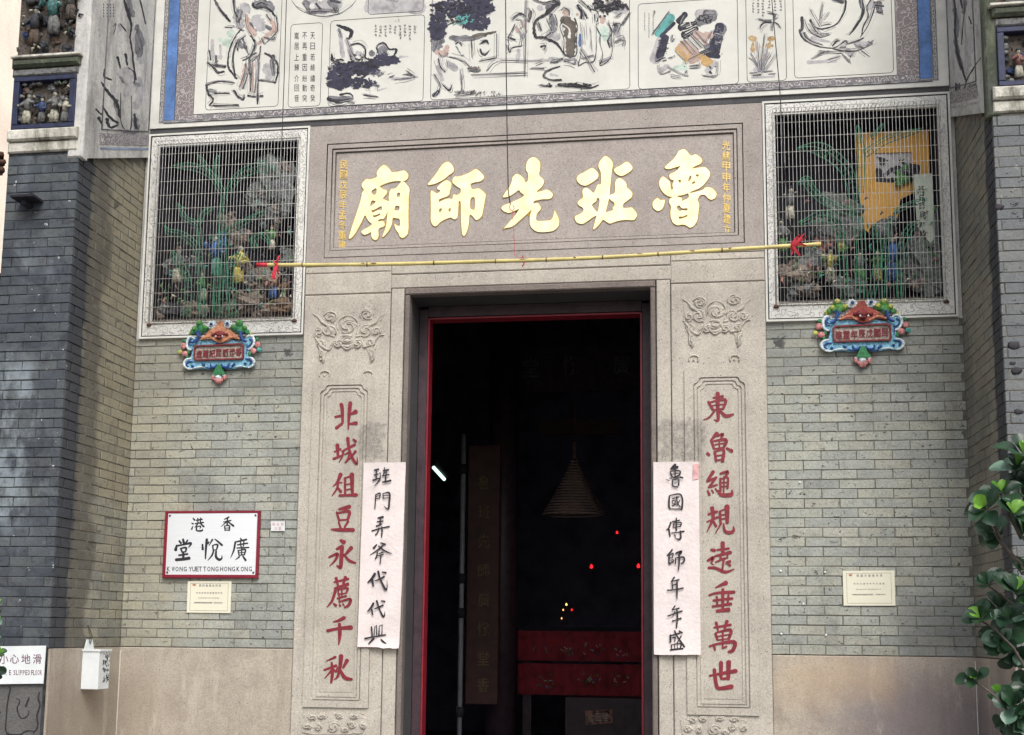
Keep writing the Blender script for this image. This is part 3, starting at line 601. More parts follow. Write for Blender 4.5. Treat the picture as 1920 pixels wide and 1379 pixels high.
def relief(parent, pl, s, fills=(), mounds=(), fu=lambda x, y: (x, y)):
    m = MB()
    for x, y, ru, rv in mounds:
        p_ = pl(*fu(x, y)); q_ = pl.k/250; m.ball((p_.x, p_.y-.003, p_.z), 1.0, 0, 14, 9, (ru*q_*1.05, .009+.02*ru*q_, rv*q_*1.05), 0.05)
        sg = 1 if rnd.random() < .5 else -1; a0 = rnd.uniform(0, 6.28)                # curl cut on each swelling
        for off_ in (0, 3.14):
            cv = [(x+ru*(1.02-.085*k)*math.cos(a0+off_+sg*k*.5), y+rv*(1.02-.085*k)*math.sin(a0+off_+sg*k*.5)) for k in range(9)]
            m.tube([pl(*fu(*q), .006+.0016*k) for k, q in enumerate(cv)], [(.0075-.0004*k) for k in range(9)], 6)
    for st in pstr(s):
        P = catmull(st, 4); m.tube([pl(x, y, 0.001) for x, y, w in P], [max(w, 8)*0.62*pl.k/255 for x, y, w in P], 8, flat=1.5, fdir=Vector((0, 1, 0)))
    for f in range(len(m.sm)): m.sm[f] = True
    o = m.build('carved_relief', 'granite', parent)
    for q in fills: shape('relief_ground', [xy(q)], pl, -0.004, 0.010, 'granite', parent, smooth=2)
    return o
FT = ["150,480 240,560 300,490 380,520 400,600 430,560 480,490 545,510 590,590 620,500 690,440 760,540 860,470 800,570 835,640 800,700 740,790 735,870 715,950 690,830 620,760 560,800 490,835 420,790 340,755 290,830 265,900 240,960 205,830 150,700 160,620"]
relief(ds, Plane(560, 500, .18857, y=-0.03), relief_top, FT, MOUNDS)
R2 = ' ; '.join(' '.join('%g,%g,%g' % (x*0.95+395 if True else x, y*0.98-135, w) for x, y, w in st) for st in pstr(relief_top))
relief(ds, Plane(1180, 500, .18857, y=-0.03), R2, [' '.join('%g,%g' % (x*0.95+395, y*0.98-135) for x, y in xy(FT[0]))], MOUNDS, lambda x, y: (x*0.95+395, y*0.98-135))
FB = ["20,1100 200,1060 240,1130 300,1060 420,1060 500,1050 640,1060 720,1090 860,1070 980,1110 990,1200 950,1330 700,1370 60,1370 40,1250"]
relief(ds, Plane(560, 1200, .1298, y=-0.03), relief_bot, FB, [(510, 1260, 84, 80), (130, 1250, 70, 40), (200, 1120, 60, 40), (340, 1110, 60, 36), (590, 1100, 60, 34), (770, 1230, 60, 50), (930, 1240, 44, 50), (800, 1110, 60, 36), (290, 1260, 44, 60), (670, 1300, 50, 36)])
relief(ds, Plane(1273, 1205, .1298, y=-0.03), relief_bot, FB, [(510, 1260, 84, 80), (130, 1250, 70, 40), (200, 1120, 60, 40), (340, 1110, 60, 36), (590, 1100, 60, 34), (770, 1230, 60, 50), (930, 1240, 44, 50), (800, 1110, 60, 36), (290, 1260, 44, 60), (670, 1300, 50, 36)])

# ------------------------------------------------------------------ name plaque above the door
np_ = thing('name_plaque', (0, -0.03, 4.48), 'wide granite name plaque with five gold characters over the doorway', 'name plaque')
W = Wall(0, 5.64, -0.03)
T0, B0 = 152, 1096                                   # outer line (z 5.488 .. 4.544)
def rc(a, t, b): return [(-a, t), (a, t), (a, b), (-a, b)]
P0 = (-GR*1000+2, 2); 
ring('granite_block', rc(1770, 2, 1160), rc(1630, T0, B0), Wall(0, 5.64, 0.0), 0.0, 0.03, 'granite_plaque', np_)
ring('moulding', rc(1622, T0+8, B0-8), rc(1588, T0+40, B0-60), Wall(0, 5.64, 0.0), 0.0, 0.026, 'granite_plaque', np_)
ring('moulding', rc(1580, T0+50, B0-68), rc(1562, T0+66, B0-88), Wall(0, 5.64, 0.0), 0.0, 0.018, 'granite_plaque', np_)
ring('granite_face', rc(1554, T0+76, B0-96), None, Wall(0, 5.64, 0.0), 0.0, 0.004, 'granite_plaque', np_)
m, tt, bb = base('gold', 0.42, 0.25); p_ = pos(tt)
tt.links.new(ramp(tt, noise(tt, p_, 12, 5), [(0.3, (0.93, 0.78, 0.38)), (0.5, (0.98, 0.88, 0.50)), (0.7, (1.0, 0.94, 0.62))]), bb.inputs['Base Color']); bump(tt, bb, noise(tt, p_, 60, 3), 0.001)
plain('gold_edge', (0.42, 0.24, 0.04), 0.6, 0.1, 0.25, 30, 0)
G = [((650, 300, .11607), ["600,80 660,115 705,165 730,210 830,200 940,172 1000,240 998,300 950,345 905,350 940,365 1025,465 1005,600 1000,900 1002,1180 960,1240 905,1275 860,1245 845,1190 800,1140 780,1080 772,1030 830,1075 868,1075 862,955 800,950 745,935 735,1040 690,1150 590,1260 580,1240 620,1140 645,1050 655,950 668,830 640,900 600,965 545,960 505,985 515,1005 570,990 610,1005 620,1060 600,1085 510,1115 520,1240 500,1290 465,1305 430,1290 400,1245 405,1165 330,1210 270,1215 235,1170 260,1140 350,1095 425,1045 380,1020 340,970 300,890 250,1000 200,1100 120,1230 60,1285 35,1275 60,1180 110,1020 200,760 245,600 250,540 290,490 245,440 250,385 320,310 380,325 500,285 485,220 520,150",
   "530,440 600,400 720,360 840,345 890,355 850,400 810,455 760,478 730,470 695,510 685,600 685,685 640,655 585,640 600,610 650,560 660,510 630,485 600,490 560,455", "390,515 490,450 485,550 440,580", "405,655 490,680 370,775", "400,815 440,820 575,740 570,830 545,815 500,820 415,865", "420,895 460,905 550,865 550,890 530,905 440,945", "820,535 870,540 865,605 805,605", "790,745 860,750 855,825 770,825"], []),
 ((795, 295, .11607), ["350,378 400,385 450,430 440,500 415,560 420,600 385,640 300,665 240,690 240,740 330,690 400,670 460,690 480,600 535,625 600,580 595,510 550,490 465,425 460,380 495,315 540,322 640,300 760,245 835,190 900,230 975,310 965,360 910,400 820,410 745,440 770,520 830,520 890,505 960,560 1005,605 985,700 960,850 940,950 900,1000 845,1028 815,990 780,950 735,925 725,1080 700,1200 650,1290 620,1250 605,1100 600,900 598,715 560,715 555,850 545,980 500,1015 470,1000 435,975 330,1015 260,1060 200,1125 150,1115 110,1040 115,800 108,550 135,545 215,600 280,545 200,515 270,435",
   "755,655 830,650 825,850 790,860 740,830", "245,840 295,830 285,880 245,910", "385,870 435,800 435,895"], ["400,80 440,110 480,170 488,220 470,255 400,300 320,370 180,440 45,462 130,360 200,270 290,130 350,85"]),
 ((930, 285, .11607), ["600,90 660,110 715,170 715,270 690,385 770,450 775,510 745,570 640,660 730,645 820,612 880,640 925,695 900,750 850,772 740,770 600,805 610,850 680,825 730,900 715,950 660,1000 645,1090 665,1125 780,1120 880,1115 925,1060 950,940 975,1000 1015,1080 1025,1180 980,1250 910,1290 760,1305 650,1295 570,1230 545,1160 550,1040 585,930 480,1030 380,1120 290,1200 220,1230 170,1230 115,1258 200,1160 290,1060 395,915 300,960 210,998 130,970 80,915 120,870 250,825 480,715 400,665 375,615 290,680 210,730 100,750 160,650 230,560 262,470 265,420 330,355 400,385 460,440 470,510 520,480 525,360 480,290 500,170 545,110"], []),
 ((1070, 280, .11607), ["550,110 620,140 690,230 665,350 655,450 635,650 625,770 640,745 715,720 720,640 715,560 740,490 790,470 850,500 905,560 900,620 960,665 1000,720 985,790 900,850 845,890 840,960 930,955 990,945 1040,1000 1080,1070 1040,1140 1000,1155 900,1145 780,1160 700,1185 630,1212 560,1165 520,1140 460,1230 370,1312 365,1280 400,1160 425,1070 350,1110 280,1165 190,1220 100,1195 65,1130 75,1085 160,1050 215,1000 200,950 130,915 110,870 140,830 205,790 190,700 200,650 250,625 310,660 370,720 400,670 435,570 490,585 495,480 490,370 445,290 470,200",
   "425,790 475,810 455,950 435,1030 400,990 345,925 350,890 415,850", "622,792 650,830 710,870 710,920 675,950 690,990 620,1015 560,1028 590,930"], ["345,300 400,340 450,400 445,470 350,545 250,600 170,585 110,530 95,480 130,420 230,375", "905,200 960,240 1005,305 980,350 900,410 820,445 740,410 695,350 720,310 800,275"]),
 ((1215, 270, .12043), ["555,88 600,110 670,205 735,165 800,200 850,260 820,320 740,350 665,395 780,380 890,368 940,410 975,470 930,570 860,650 790,705 650,755 655,775 790,745 875,715 875,690 960,680 1030,720 1070,780 1050,850 990,880 940,860 890,800 830,795 790,830 765,880 800,940 785,1050 770,1200 710,1290 650,1315 590,1270 530,1260 460,1278 390,1240 355,1150 350,1060 365,980 325,920 340,860 390,830 320,825 250,780 190,700 170,610 190,550 235,510 280,545 340,590 350,640 350,690 365,730 395,705 380,660 390,600 415,580 350,560 325,500 350,470 430,440 520,345 430,370 320,405 250,380 300,330 400,240 440,190 480,110",
   "470,565 515,565 510,615 480,610", "650,500 680,500 675,550 640,590 620,585", "740,480 800,485 775,525 745,510", "680,610 730,585 740,610 690,640", "450,815 540,805 630,770 640,850 510,905 540,850 460,835", "435,990 490,955 525,1015 620,1005 615,1050 540,1040 485,1058", "475,1135 540,1140 615,1105 615,1140 480,1185"], ["155,845 180,875 215,885 265,875 255,940 230,1010 170,1058 110,1035 70,980 75,920 110,870"])]
for (ox, oy, k), main, extra in G:
    pl = Plane(ox, oy, k, y=-0.004); polys = [xy(q) for q in main]
    o = shape('gold_character', polys, pl, 0.002, 0.006, 'gold', np_)
    shape('gilt_edge', polys, pl, 0.0005, 0.003, 'gold_edge', o, off=0.011)
    for q in extra:
        shape('gold_stroke', [xy(q)], pl, 0.002, 0.006, 'gold', o); shape('gilt_edge', [xy(q)], pl, 0.0005, 0.003, 'gold_edge', o, off=0.011)
plain('gold_small', (0.80, 0.56, 0.16), 0.5, 0.1, 0.15, 30, 0)
m = MB(); pl = Plane(600, 240, .21875, y=-0.004)
glyphs(m, [(c, 205-2*i, 318+86*i, 62, 74) for i, c in enumerate('民國戊辰年孟冬重建')], pl, 0.0005, 0.003, 0.008, rise=-0.1); m.build('small_inscription', 'gold_small', np_)
m = MB(); pl = Plane(1000, 240, .21875, y=-0.004)
glyphs(m, [(c, 1652+1*i, 152+90*i, 66, 80) for i, c in enumerate('光緒甲申年仲夏建立')], pl, 0.0005, 0.003, 0.008, rise=-0.1); m.build('small_inscription', 'gold_small', np_)
# ------------------------------------------------------------------ painted mural above the doorway
MZ = 5.70
mural = thing('mural', (0, -0.02, MZ), 'long white plaster mural of framed ink paintings over the name plaque', 'mural')
m = MB(); m.box((-3.168, -0.02, MZ), (3.168, 0.30, 7.30)); m.build('plaster_ground', 'plaster_white', mural)
m = MB(); m.box((-3.168, -0.008, 5.652), (3.168, 0.30, 5.697)); m.build('shadow_gap', 'granite_reveal', mural)
def sheet(name, x0, x1, z0, z1, y, mat, parent):
    m = MB(); m.box((min(x0, x1), y, z0), (max(x0, x1), -0.0198, z1)); return m.build(name, mat, parent)
for s in (-1, 1):
    sheet('scroll_border', s*2.775, s*2.930, 5.800, 7.28, -0.0235, 'scroll_brown', mural)
    sheet('blue_band', s*2.934, s*3.022, 5.762, 7.28, -0.0240, 'paint_blue', mural)
    c = sheet('chain_border', s*3.026, s*3.066, 5.745, 7.28, -0.0235, 'ink_grey', mural)
    m = MB(); pl = Wall(s*3.046, 5.745, -0.0236); z = 10; st = []
    while z < 1500:
        st += [[(-9, -z, 3), (9, -z-14, 3), (-9, -z-28, 3)], [(9, -z-2, 3), (-9, -z-14, 3), (9, -z-28, 3)], [(-8, -z-34, 3), (-8, -z-62, 3)], [(8, -z-34, 3), (8, -z-62, 3)], [(-8, -z-48, 3), (8, -z-48, 3)]]; z += 68
    brush(m, pl, st, 0.0004, 0, seg=1); m.build('chain_links', 'mural_paper', c, 'stuff')
sheet('scroll_border', -2.930, 2.930, 5.757, 5.797, -0.0235, 'scroll_grey', mural)
c = sheet('chain_border', -3.022, 3.022, 5.737, 5.755, -0.0237, 'ink_grey', mural)
m = MB(); pl = Wall(-3.0, 5.746, -0.0238); st = []; z = 40
while z < 5980: st += [[(z, -3, 2), (z+70, -3, 2)], [(z+10, 3, 2), (z+60, 3, 2)]]; z += 132
brush(m, pl, st, 0.0004, 0, seg=1); m.build('chain_links', 'mural_paper', c, 'stuff')
panel = sheet('picture_field', -2.770, 2.770, 5.80, 7.28, -0.0245, 'mural_paper', mural)
m = MB(); pl = Wall(0, 5.80, -0.0247)
brush(m, pl, [[(-2770, -1480, 4), (-2770, 0, 4)], [(-2770, 0, 4), (2770, 0, 4)], [(2770, 0, 4), (2770, -1480, 4)], [(-2932, -1480, 4), (-2932, 45, 4)], [(2932, -1480, 4), (2932, 45, 4)], [(-3024, -1480, 4), (-3024, 62, 4), (3024, 62, 4), (3024, -1480, 4)]], 0.0, 0.0001, seg=1)
m.build('ruled_line', 'ink_black', panel, 'stuff')
MY = -0.0250
COLS = ['ink_black', 'ink_grey', 'ink_pale', 'ink_indigo', 'paint_teal', 'paint_brown', 'paint_ochre', 'paint_mint', 'paint_flesh', 'mural_paper', 'paint_blue']
KEY = dict(K=0, G=1, P=2, N=3, T=4, B=5, O=6, M=7, F=8, W=9, U=10)
def picture(name, box, pl, layers, dabs=(), ticks=(), fill=None, texts=(), frame=True, wm=1.0, rough=0.3, label=None, fine=6):
    """box = (left px, lower-left px y, right px, top px at the left side) in the photograph"""
    a = fp(box[0], box[1], MY); b = fp(box[2], box[1], MY); top = fp(box[0], box[3], MY).z if box[3] > -5 else 7.2
    x0, x1, z0 = a.x*1000, b.x*1000, a.z*1000
    bl = fp(box[0], box[1], MY).z*1000; W_ = Wall(0, 0, MY); r_ = 26; h = top*1000
    m = MB(); lst = []
    P = [(x0+r_, z0)] + [(x1-r_, z0), (x1-r_*.3, z0+r_*.3), (x1, z0+r_), (x1, h-r_), (x1-r_*.3, h-r_*.3), (x1-r_, h), (x0+r_, h), (x0+r_*.3, h-r_*.3), (x0, h-r_), (x0, z0+r_), (x0+r_*.3, z0+r_*.3), (x0+r_, z0)]
    if fill is not None: m.poly([W_(x, -z, 0.0001) for x, z in P[:-1]], KEY[fill])
    if frame: brush(m, W_, [[(x, -z, 4.2) for x, z in P]], 0.0003, 0, mi=0, seg=1)
    k = 8
    for key, s in layers:
        ss = pstr(s); k = brush(m, pl, ss, 0.0, 0.000004, mi=KEY[key], rough=rough, start=k, wmul=wm*(0.80 if key == 'K' else 1.0), seg=6)
        if key in 'KG' and fine:                      # finer broken lines and dry-brush texture following each main stroke
            for st in ss:
                if len(st) < 2: continue
                for _ in range(fine):
                    ox, oy = rnd.gauss(0, 11), rnd.gauss(0, 11)
                    q = [(x+ox+rnd.gauss(0, 3), y+oy+rnd.gauss(0, 3), rnd.uniform(1.0, 3.4)) for x, y, w in st]
                    if len(q) > 3: a_ = rnd.randrange(0, len(q)-2); q = q[a_:a_+rnd.choice((2, 3, 3))]
                    k = brush(m, pl, [q], 0.0, 0.000004, mi=rnd.choice((0, 1, 1, 2)), rough=0.5, start=k, seg=3)
    for key, cx, cy, rx, ry, n, sz in dabs:
        for _ in range(n):
            while True:
                u, v = rnd.uniform(-1, 1), rnd.uniform(-1, 1)
                if u*u+v*v < 1: break
            u, v = cx+u*rx, cy+v*ry; a_ = rnd.uniform(0, 3.14); l = sz*rnd.uniform(.5, 1.3)
            k = brush(m, pl, [[(u-l*math.cos(a_), v-l*math.sin(a_)*.6, l*.5), (u, v, l*.95), (u+l*math.cos(a_), v+l*math.sin(a_)*.6, l*.4)]], 0.0, 0.000004, mi=KEY[key], start=k, seg=1)
    for x0_, y0_, x1_, y1_, cols, sz in ticks:            # columns of small cursive writing
        for c_ in range(cols):
            x = x0_+(x1_-x0_)*(c_+.5)/cols; y = y0_+rnd.uniform(0, 10); ye = y0_+(y1_-y0_)*rnd.uniform(.55, 1)
            while y < ye:
                for _ in range(3):
                    a_ = rnd.uniform(-.5, 2.0); l = sz*rnd.uniform(.3, .6); u, v = x+rnd.uniform(-sz, sz)*.35, y+rnd.uniform(-sz, sz)*.3
                    k = brush(m, pl, [[(u-l*math.cos(a_), v-l*math.sin(a_), sz*.14), (u+l*math.cos(a_), v+l*math.sin(a_), sz*.2)]], 0.0, 0.000004, mi=0, start=k, seg=1)
                y += sz*1.5
    if texts: glyphs(m, texts, pl, 0.0004, 0.0002, 0.0, 0)
    o = m.build(name, COLS, mural, 'stuff')
    if label: o['label'] = label
    return o
A2, A3, A4, A5 = Plane(360, 0, .25, MY), Plane(780, 0, .25, MY), Plane(1160, 0, .20833, MY), Plane(1460, 0, .23958, MY)
picture('ink_painting', (385, 207, 521, -50), A2, [
 ('P', "400,60,90 350,120,70 360,200,60; 480,150,90 520,200,90; 150,300,20 160,420,30; 210,340,16 215,440,26; 560,500,60 580,580,50"),
 ('G', "360,90,50 345,160,40; 470,40,60 540,30,70 600,70,50; 430,180,30 470,240,30; 560,200,26 600,230,30; 350,330,60 380,350,40; 130,680,30 180,690,20; 180,420,16 180,480,26; 600,450,30 610,560,30"),
 ('F', "410,120,30 420,200,40 470,260,40; 590,150,30 620,220,36 560,270,30 500,330,26; 400,490,30 385,570,26 360,650,22; 455,480,30 455,600,26 450,690,22"),
 ('M', "282,262,46 300,240,40; 262,322,60; 212,300,30"),
 ('W', "300,420,40 320,500,30; 400,380,40 420,410,24; 350,260,20"),
 ('K', "340,60,7 333,130,7 350,210,8 385,235,8; 455,30,20 480,60,24 540,55,20 590,80,22 620,120,20; 400,120,7 410,200,7 450,268,7; 630,120,9 642,230,9 600,280,8 545,335,7; 560,110,12 590,160,8; 480,40,10 520,20,12 560,40,10; 370,222,14 330,270,12 290,350,14 270,440,16 280,520,18 335,590,24; 400,270,12 330,335,12 310,440,12 322,565,18; 380,290,18 405,365,26 425,410,12; 440,270,14 472,330,18 440,420,14 380,455,10; 350,300,20 340,380,12; 480,400,18 430,440,14 430,560,10; 505,410,14 450,465,10; 400,480,7 390,560,7 355,660,7; 432,470,7 412,580,7 380,670,7; 440,450,7 440,600,7 440,690,7; 490,440,7 482,600,7 470,700,7; 315,680,18 350,732,22 388,745,20 390,710,10; 420,720,20 470,726,16 530,720,20; 515,350,14 500,480,11 492,640,9 490,782,14; 540,280,9 600,300,12 620,280,8; 520,290,9 540,330,9"),
 ('K', "170,0,22 200,60,24 250,120,26 285,165,18; 310,0,14 320,80,14 340,130,9; 130,380,12 140,450,14; 118,470,18 170,520,24 190,545,24 240,540,20; 150,490,20 250,500,26; 110,640,16 200,612,16 320,625,8; 108,640,24 120,700,20 160,750,16 130,792,14; 170,702,16 280,700,8; 160,795,14 350,790,12; 548,400,18 600,430,22 640,480,18 642,560,18 622,625,16; 608,420,30 620,445,20; 500,605,20 560,612,12 622,622,14; 250,205,9 300,210,9")], rough=0.4, label='ink painting of a stooped man carrying gourds')
picture('ink_painting', (545, -40, 670, -60), A2, [('P', "900,40,120 960,60,100 1080,20,120"), ('G', "850,20,50 900,70,40; 1040,10,60 1080,50,40; 880,100,12 1010,92,14"), ('W', "900,40,36 905,70,30"),
 ('K', "752,10,6 790,60,6 860,100,6 980,126,6 1110,100,6 1190,50,6 1230,5,6; 840,30,14 860,70,12 880,90,10; 930,30,20 960,70,16; 1040,0,26 1110,20,20; 1056,60,7 1080,95,7; 1082,60,7 1090,90,7; 860,95,7 960,85,9 1100,95,7")], frame=False, label='round ink painting of birds')
rows = [270, 348, 430, 508, 590, 662, 738]
tx = [(c, x, y, 34, 52) for col, x in (('嵩居上歸介回音', 785), ('不再重因紛動突', 845), ('天日若綺繡奇癸', 905)) for c, y in zip(col, rows)]
picture('inscription_panel', (540, 202, 600, 47), A2, [], texts=tx, label='panel of seal script in three columns')
picture('ink_painting', (690, 28, 793, -50), A2, [('P', "1325,60,90 1720,55,90; 1325,20,60 1720,10,60"), ('G', "1460,0,12 1520,0,14")], label='grey ink painting at the top edge')
picture('ink_painting', (615, 200, 793, 40), A2, [
 ('P', "1110,260,30 1130,420,40; 1160,300,30 1210,440,40; 1080,480,30; 1240,400,40 1290,420,30; 1350,560,20 1450,540,10; 1400,680,14 1460,660,8; 1500,595,20 1640,590,20; 1560,430,20 1620,425,8"),
 ('G', "1100,220,20 1120,280,12; 1180,380,10 1200,460,10; 1430,380,90 1440,400,60; 1350,400,40; 1060,520,80 1240,520,80 1340,480,60; 1060,620,80 1200,620,60; 1420,460,60 1520,440,50; 1030,740,40 1180,740,40"),
 ('K', "1088,190,18 1150,212,36 1195,240,34 1180,290,22 1160,292,12 1190,370,10 1240,460,8; 1192,340,16 1250,330,22 1300,370,16 1298,430,20 1330,450,16; 1046,410,16 1060,460,30 1120,480,22 1150,512,10; 1395,395,16 1388,350,16 1440,325,20 1480,370,16 1530,372,22 1520,412,20; 1020,742,34 1100,765,34 1200,742,22 1180,702,18 1110,712,20; 1310,655,20 1350,640,26 1400,648,22; 1320,660,6 1322,680,5; 1390,660,6 1392,680,5; 1290,715,16 1320,720,8 1390,728,7; 1480,582,5 1512,568,14; 1520,602,8 1600,592,10 1670,575,7; 1590,562,12 1645,568,14; 1602,530,4 1660,568,4; 1180,775,5 1220,772,5; 1440,395,12 1470,410,10; 1550,145,6 1552,150,6")],
 [('N', 1230, 520, 170, 50, 220, 20), ('N', 1100, 600, 90, 70, 160, 20), ('N', 1440, 455, 110, 38, 130, 18), ('N', 1260, 625, 120, 40, 90, 16), ('G', 1390, 555, 60, 20, 20, 10), ('K', 1200, 500, 180, 90, 90, 12)],
 [(1360, 195, 1690, 300, 9, 15)], label='ink landscape of cliffs, trees and a boat')
picture('ink_painting', (807, 188, 1181, -50), A3, [
 ('P', "300,20,120 420,60,120 540,80,80; 160,60,70 150,150,80; 450,160,110; 240,480,50 300,520,40; 160,500,30 200,600,30; 1000,250,60 1060,280,60; 930,60,40; 1500,220,60 1530,300,20; 1000,440,20 1060,440,16; 1010,560,20 1060,570,14; 1440,60,90 1560,80,60; 300,700,20 450,690,14; 770,380,30 760,460,30"),
 ('G', "160,230,90 160,330,90 140,380,40; 260,285,34 400,290,44 520,262,30; 300,350,12 350,420,16; 220,70,30 330,60,60; 420,20,60 520,60,60; 990,60,50 1060,20,60; 1450,40,70 1550,60,40; 1500,190,34 1490,240,24; 1300,60,10"),
 ('B', "430,272,26 560,250,20 600,240,12; 860,90,26 842,160,20; 1110,150,70 1150,190,90 1160,260,90 1160,330,80 1158,395,70"),
 ('F', "160,395,44 215,400,50 235,350,30; 800,170,36 812,200,26; 1120,90,50 1122,110,40; 1210,110,20; 1400,145,44 1398,165,40; 755,200,20 760,240,24"),
 ('O', "400,515,30 470,520,34"), ('B', "400,520,24 440,530,30 480,530,16"),
 ('W', "1290,180,100 1290,300,110 1290,400,100; 1420,330,50 1430,430,50; 330,360,34 350,400,30; 530,340,40 540,380,40; 1100,180,9 1150,220,9 1150,280,26"),
 ('M', "1405,220,60 1430,270,70 1420,290,50; 1080,440,10"), ('U', "1230,262,20 1226,345,20"), ('T', "1370,240,8 1390,270,8; 360,150,14 400,170,10; 280,190,10 330,160,12"),
 ('G', "1010,110,30 1030,160,50 1028,220,44; 1120,450,22 1190,450,22 1190,480,10; 1240,440,12 1330,420,12; 1380,470,16 1460,440,12"),
 ('K', "180,110,9 232,40,8 240,0,8; 150,70,7 120,20,6; 170,240,12 220,200,10 300,160,9 380,150,7; 160,290,12 210,260,10; 415,310,12 420,430,9; 605,258,10 605,432,9; 475,462,12 600,437,9; 298,330,14 322,318,18 345,345,7; 492,325,22 525,308,24 545,330,10; 480,368,10 495,402,24 520,412,20 550,380,9; 170,400,8 200,430,8 240,400,6; 250,430,8 350,460,10 400,500,9; 230,450,6 240,500,6; 170,440,12 182,500,12 220,540,9; 140,560,9 182,640,12 162,700,9; 200,640,7 250,680,18 270,640,9; 130,720,28 168,690,36; 290,692,9 345,670,12 330,520,5; 300,722,7 450,702,9; 330,600,8 350,570,6; 540,530,3.5 620,460,3.5 830,462,3.5 1000,456,3.5; 420,562,3 830,548,3; 860,515,8 960,515,8; 900,480,3 950,460,3"),
 ('K', "826,0,4 823,300,5 820,572,4; 722,150,8 782,108,34 825,128,9; 742,182,5 712,240,5 690,290,8 700,340,6; 762,205,5 802,290,5 820,250,8; 690,280,14 745,300,14; 800,262,14 790,340,8; 690,340,8 702,392,12 722,362,8 790,350,8; 850,65,6 868,110,7 850,170,6; 750,150,9 790,160,6 800,200,5 780,215,5"),
 ('K', "890,0,26 960,30,24 1040,20,50; 1060,30,50 980,105,44; 972,112,28 900,160,26 885,220,26 900,280,28 960,282,18 1000,302,28 1060,332,22 1105,400,14; 938,352,22 970,345,14 960,380,7; 950,290,9 1012,240,14 980,150,7; 920,170,10 940,230,9; 1020,110,8 1000,150,8 1012,240,8 1050,230,8 1060,170,7 1040,110,8; 1090,80,7 1110,60,7 1150,80,7 1150,120,6; 1112,140,6 1080,200,7 1110,300,7 1115,410,14 1200,415,14 1205,280,7 1210,200,8 1190,140,14; 1112,460,14 1150,470,10 1190,485,12; 1215,45,34 1245,90,40 1240,140,20; 1232,170,4 1240,300,4 1235,420,5 1218,492,12 1270,470,10 1330,465,16 1350,400,8 1355,280,4 1352,160,5; 1260,200,3 1270,330,3; 1310,220,3 1320,380,3; 1232,0,9 1300,62,9 1362,92,9 1362,162,12; 1290,50,20 1310,80,18; 1340,112,14 1342,160,9; 1262,102,12 1282,142,9; 1330,30,26 1400,20,30; 1380,130,20 1384,120,14; 1415,122,20; 1372,170,5 1352,200,6 1380,260,5 1378,320,6 1402,420,5 1380,492,12 1440,460,7 1470,400,6 1480,300,5; 1440,170,5 1470,240,10 1440,310,16 1455,360,10; 1465,240,5 1468,350,10; 1490,325,6 1550,300,5 1552,352,5; 1480,180,5 1530,180,5 1520,240,5; 1235,372,5 1282,442,8 1340,542,8"),
 ('K', "1100,448,22 1052,466,24 1010,472,14; 1080,500,9 992,530,22 960,572,24 1010,600,12 1090,600,14; 930,640,12 1010,652,16; 1068,636,24 1200,646,38 1300,662,22 1370,640,8; 1240,675,10; 1600,98,14 1572,150,18 1540,192,14; 1380,60,36 1460,62,52 1500,20,50; 1570,40,34 1592,72,22; 1345,0,36 1400,30,30; 1540,100,8 1500,130,6; 1440,110,10 1420,70,14")],
 [('N', 350, 60, 230, 70, 230, 20), ('N', 440, 165, 110, 65, 170, 18), ('N', 165, 200, 60, 100, 170, 18), ('N', 500, 40, 80, 60, 80, 20), ('T', 360, 150, 70, 40, 40, 12), ('K', 300, 90, 200, 90, 90, 12), ('G', 440, 520, 50, 20, 30, 10), ('K', 550, 705, 110, 20, 26, 6), ('K', 1450, 40, 120, 50, 60, 16), ('B', 400, 700, 90, 20, 24, 8), ('K', 1150, 640, 180, 14, 40, 12)], label='large ink painting of travellers beneath trees')
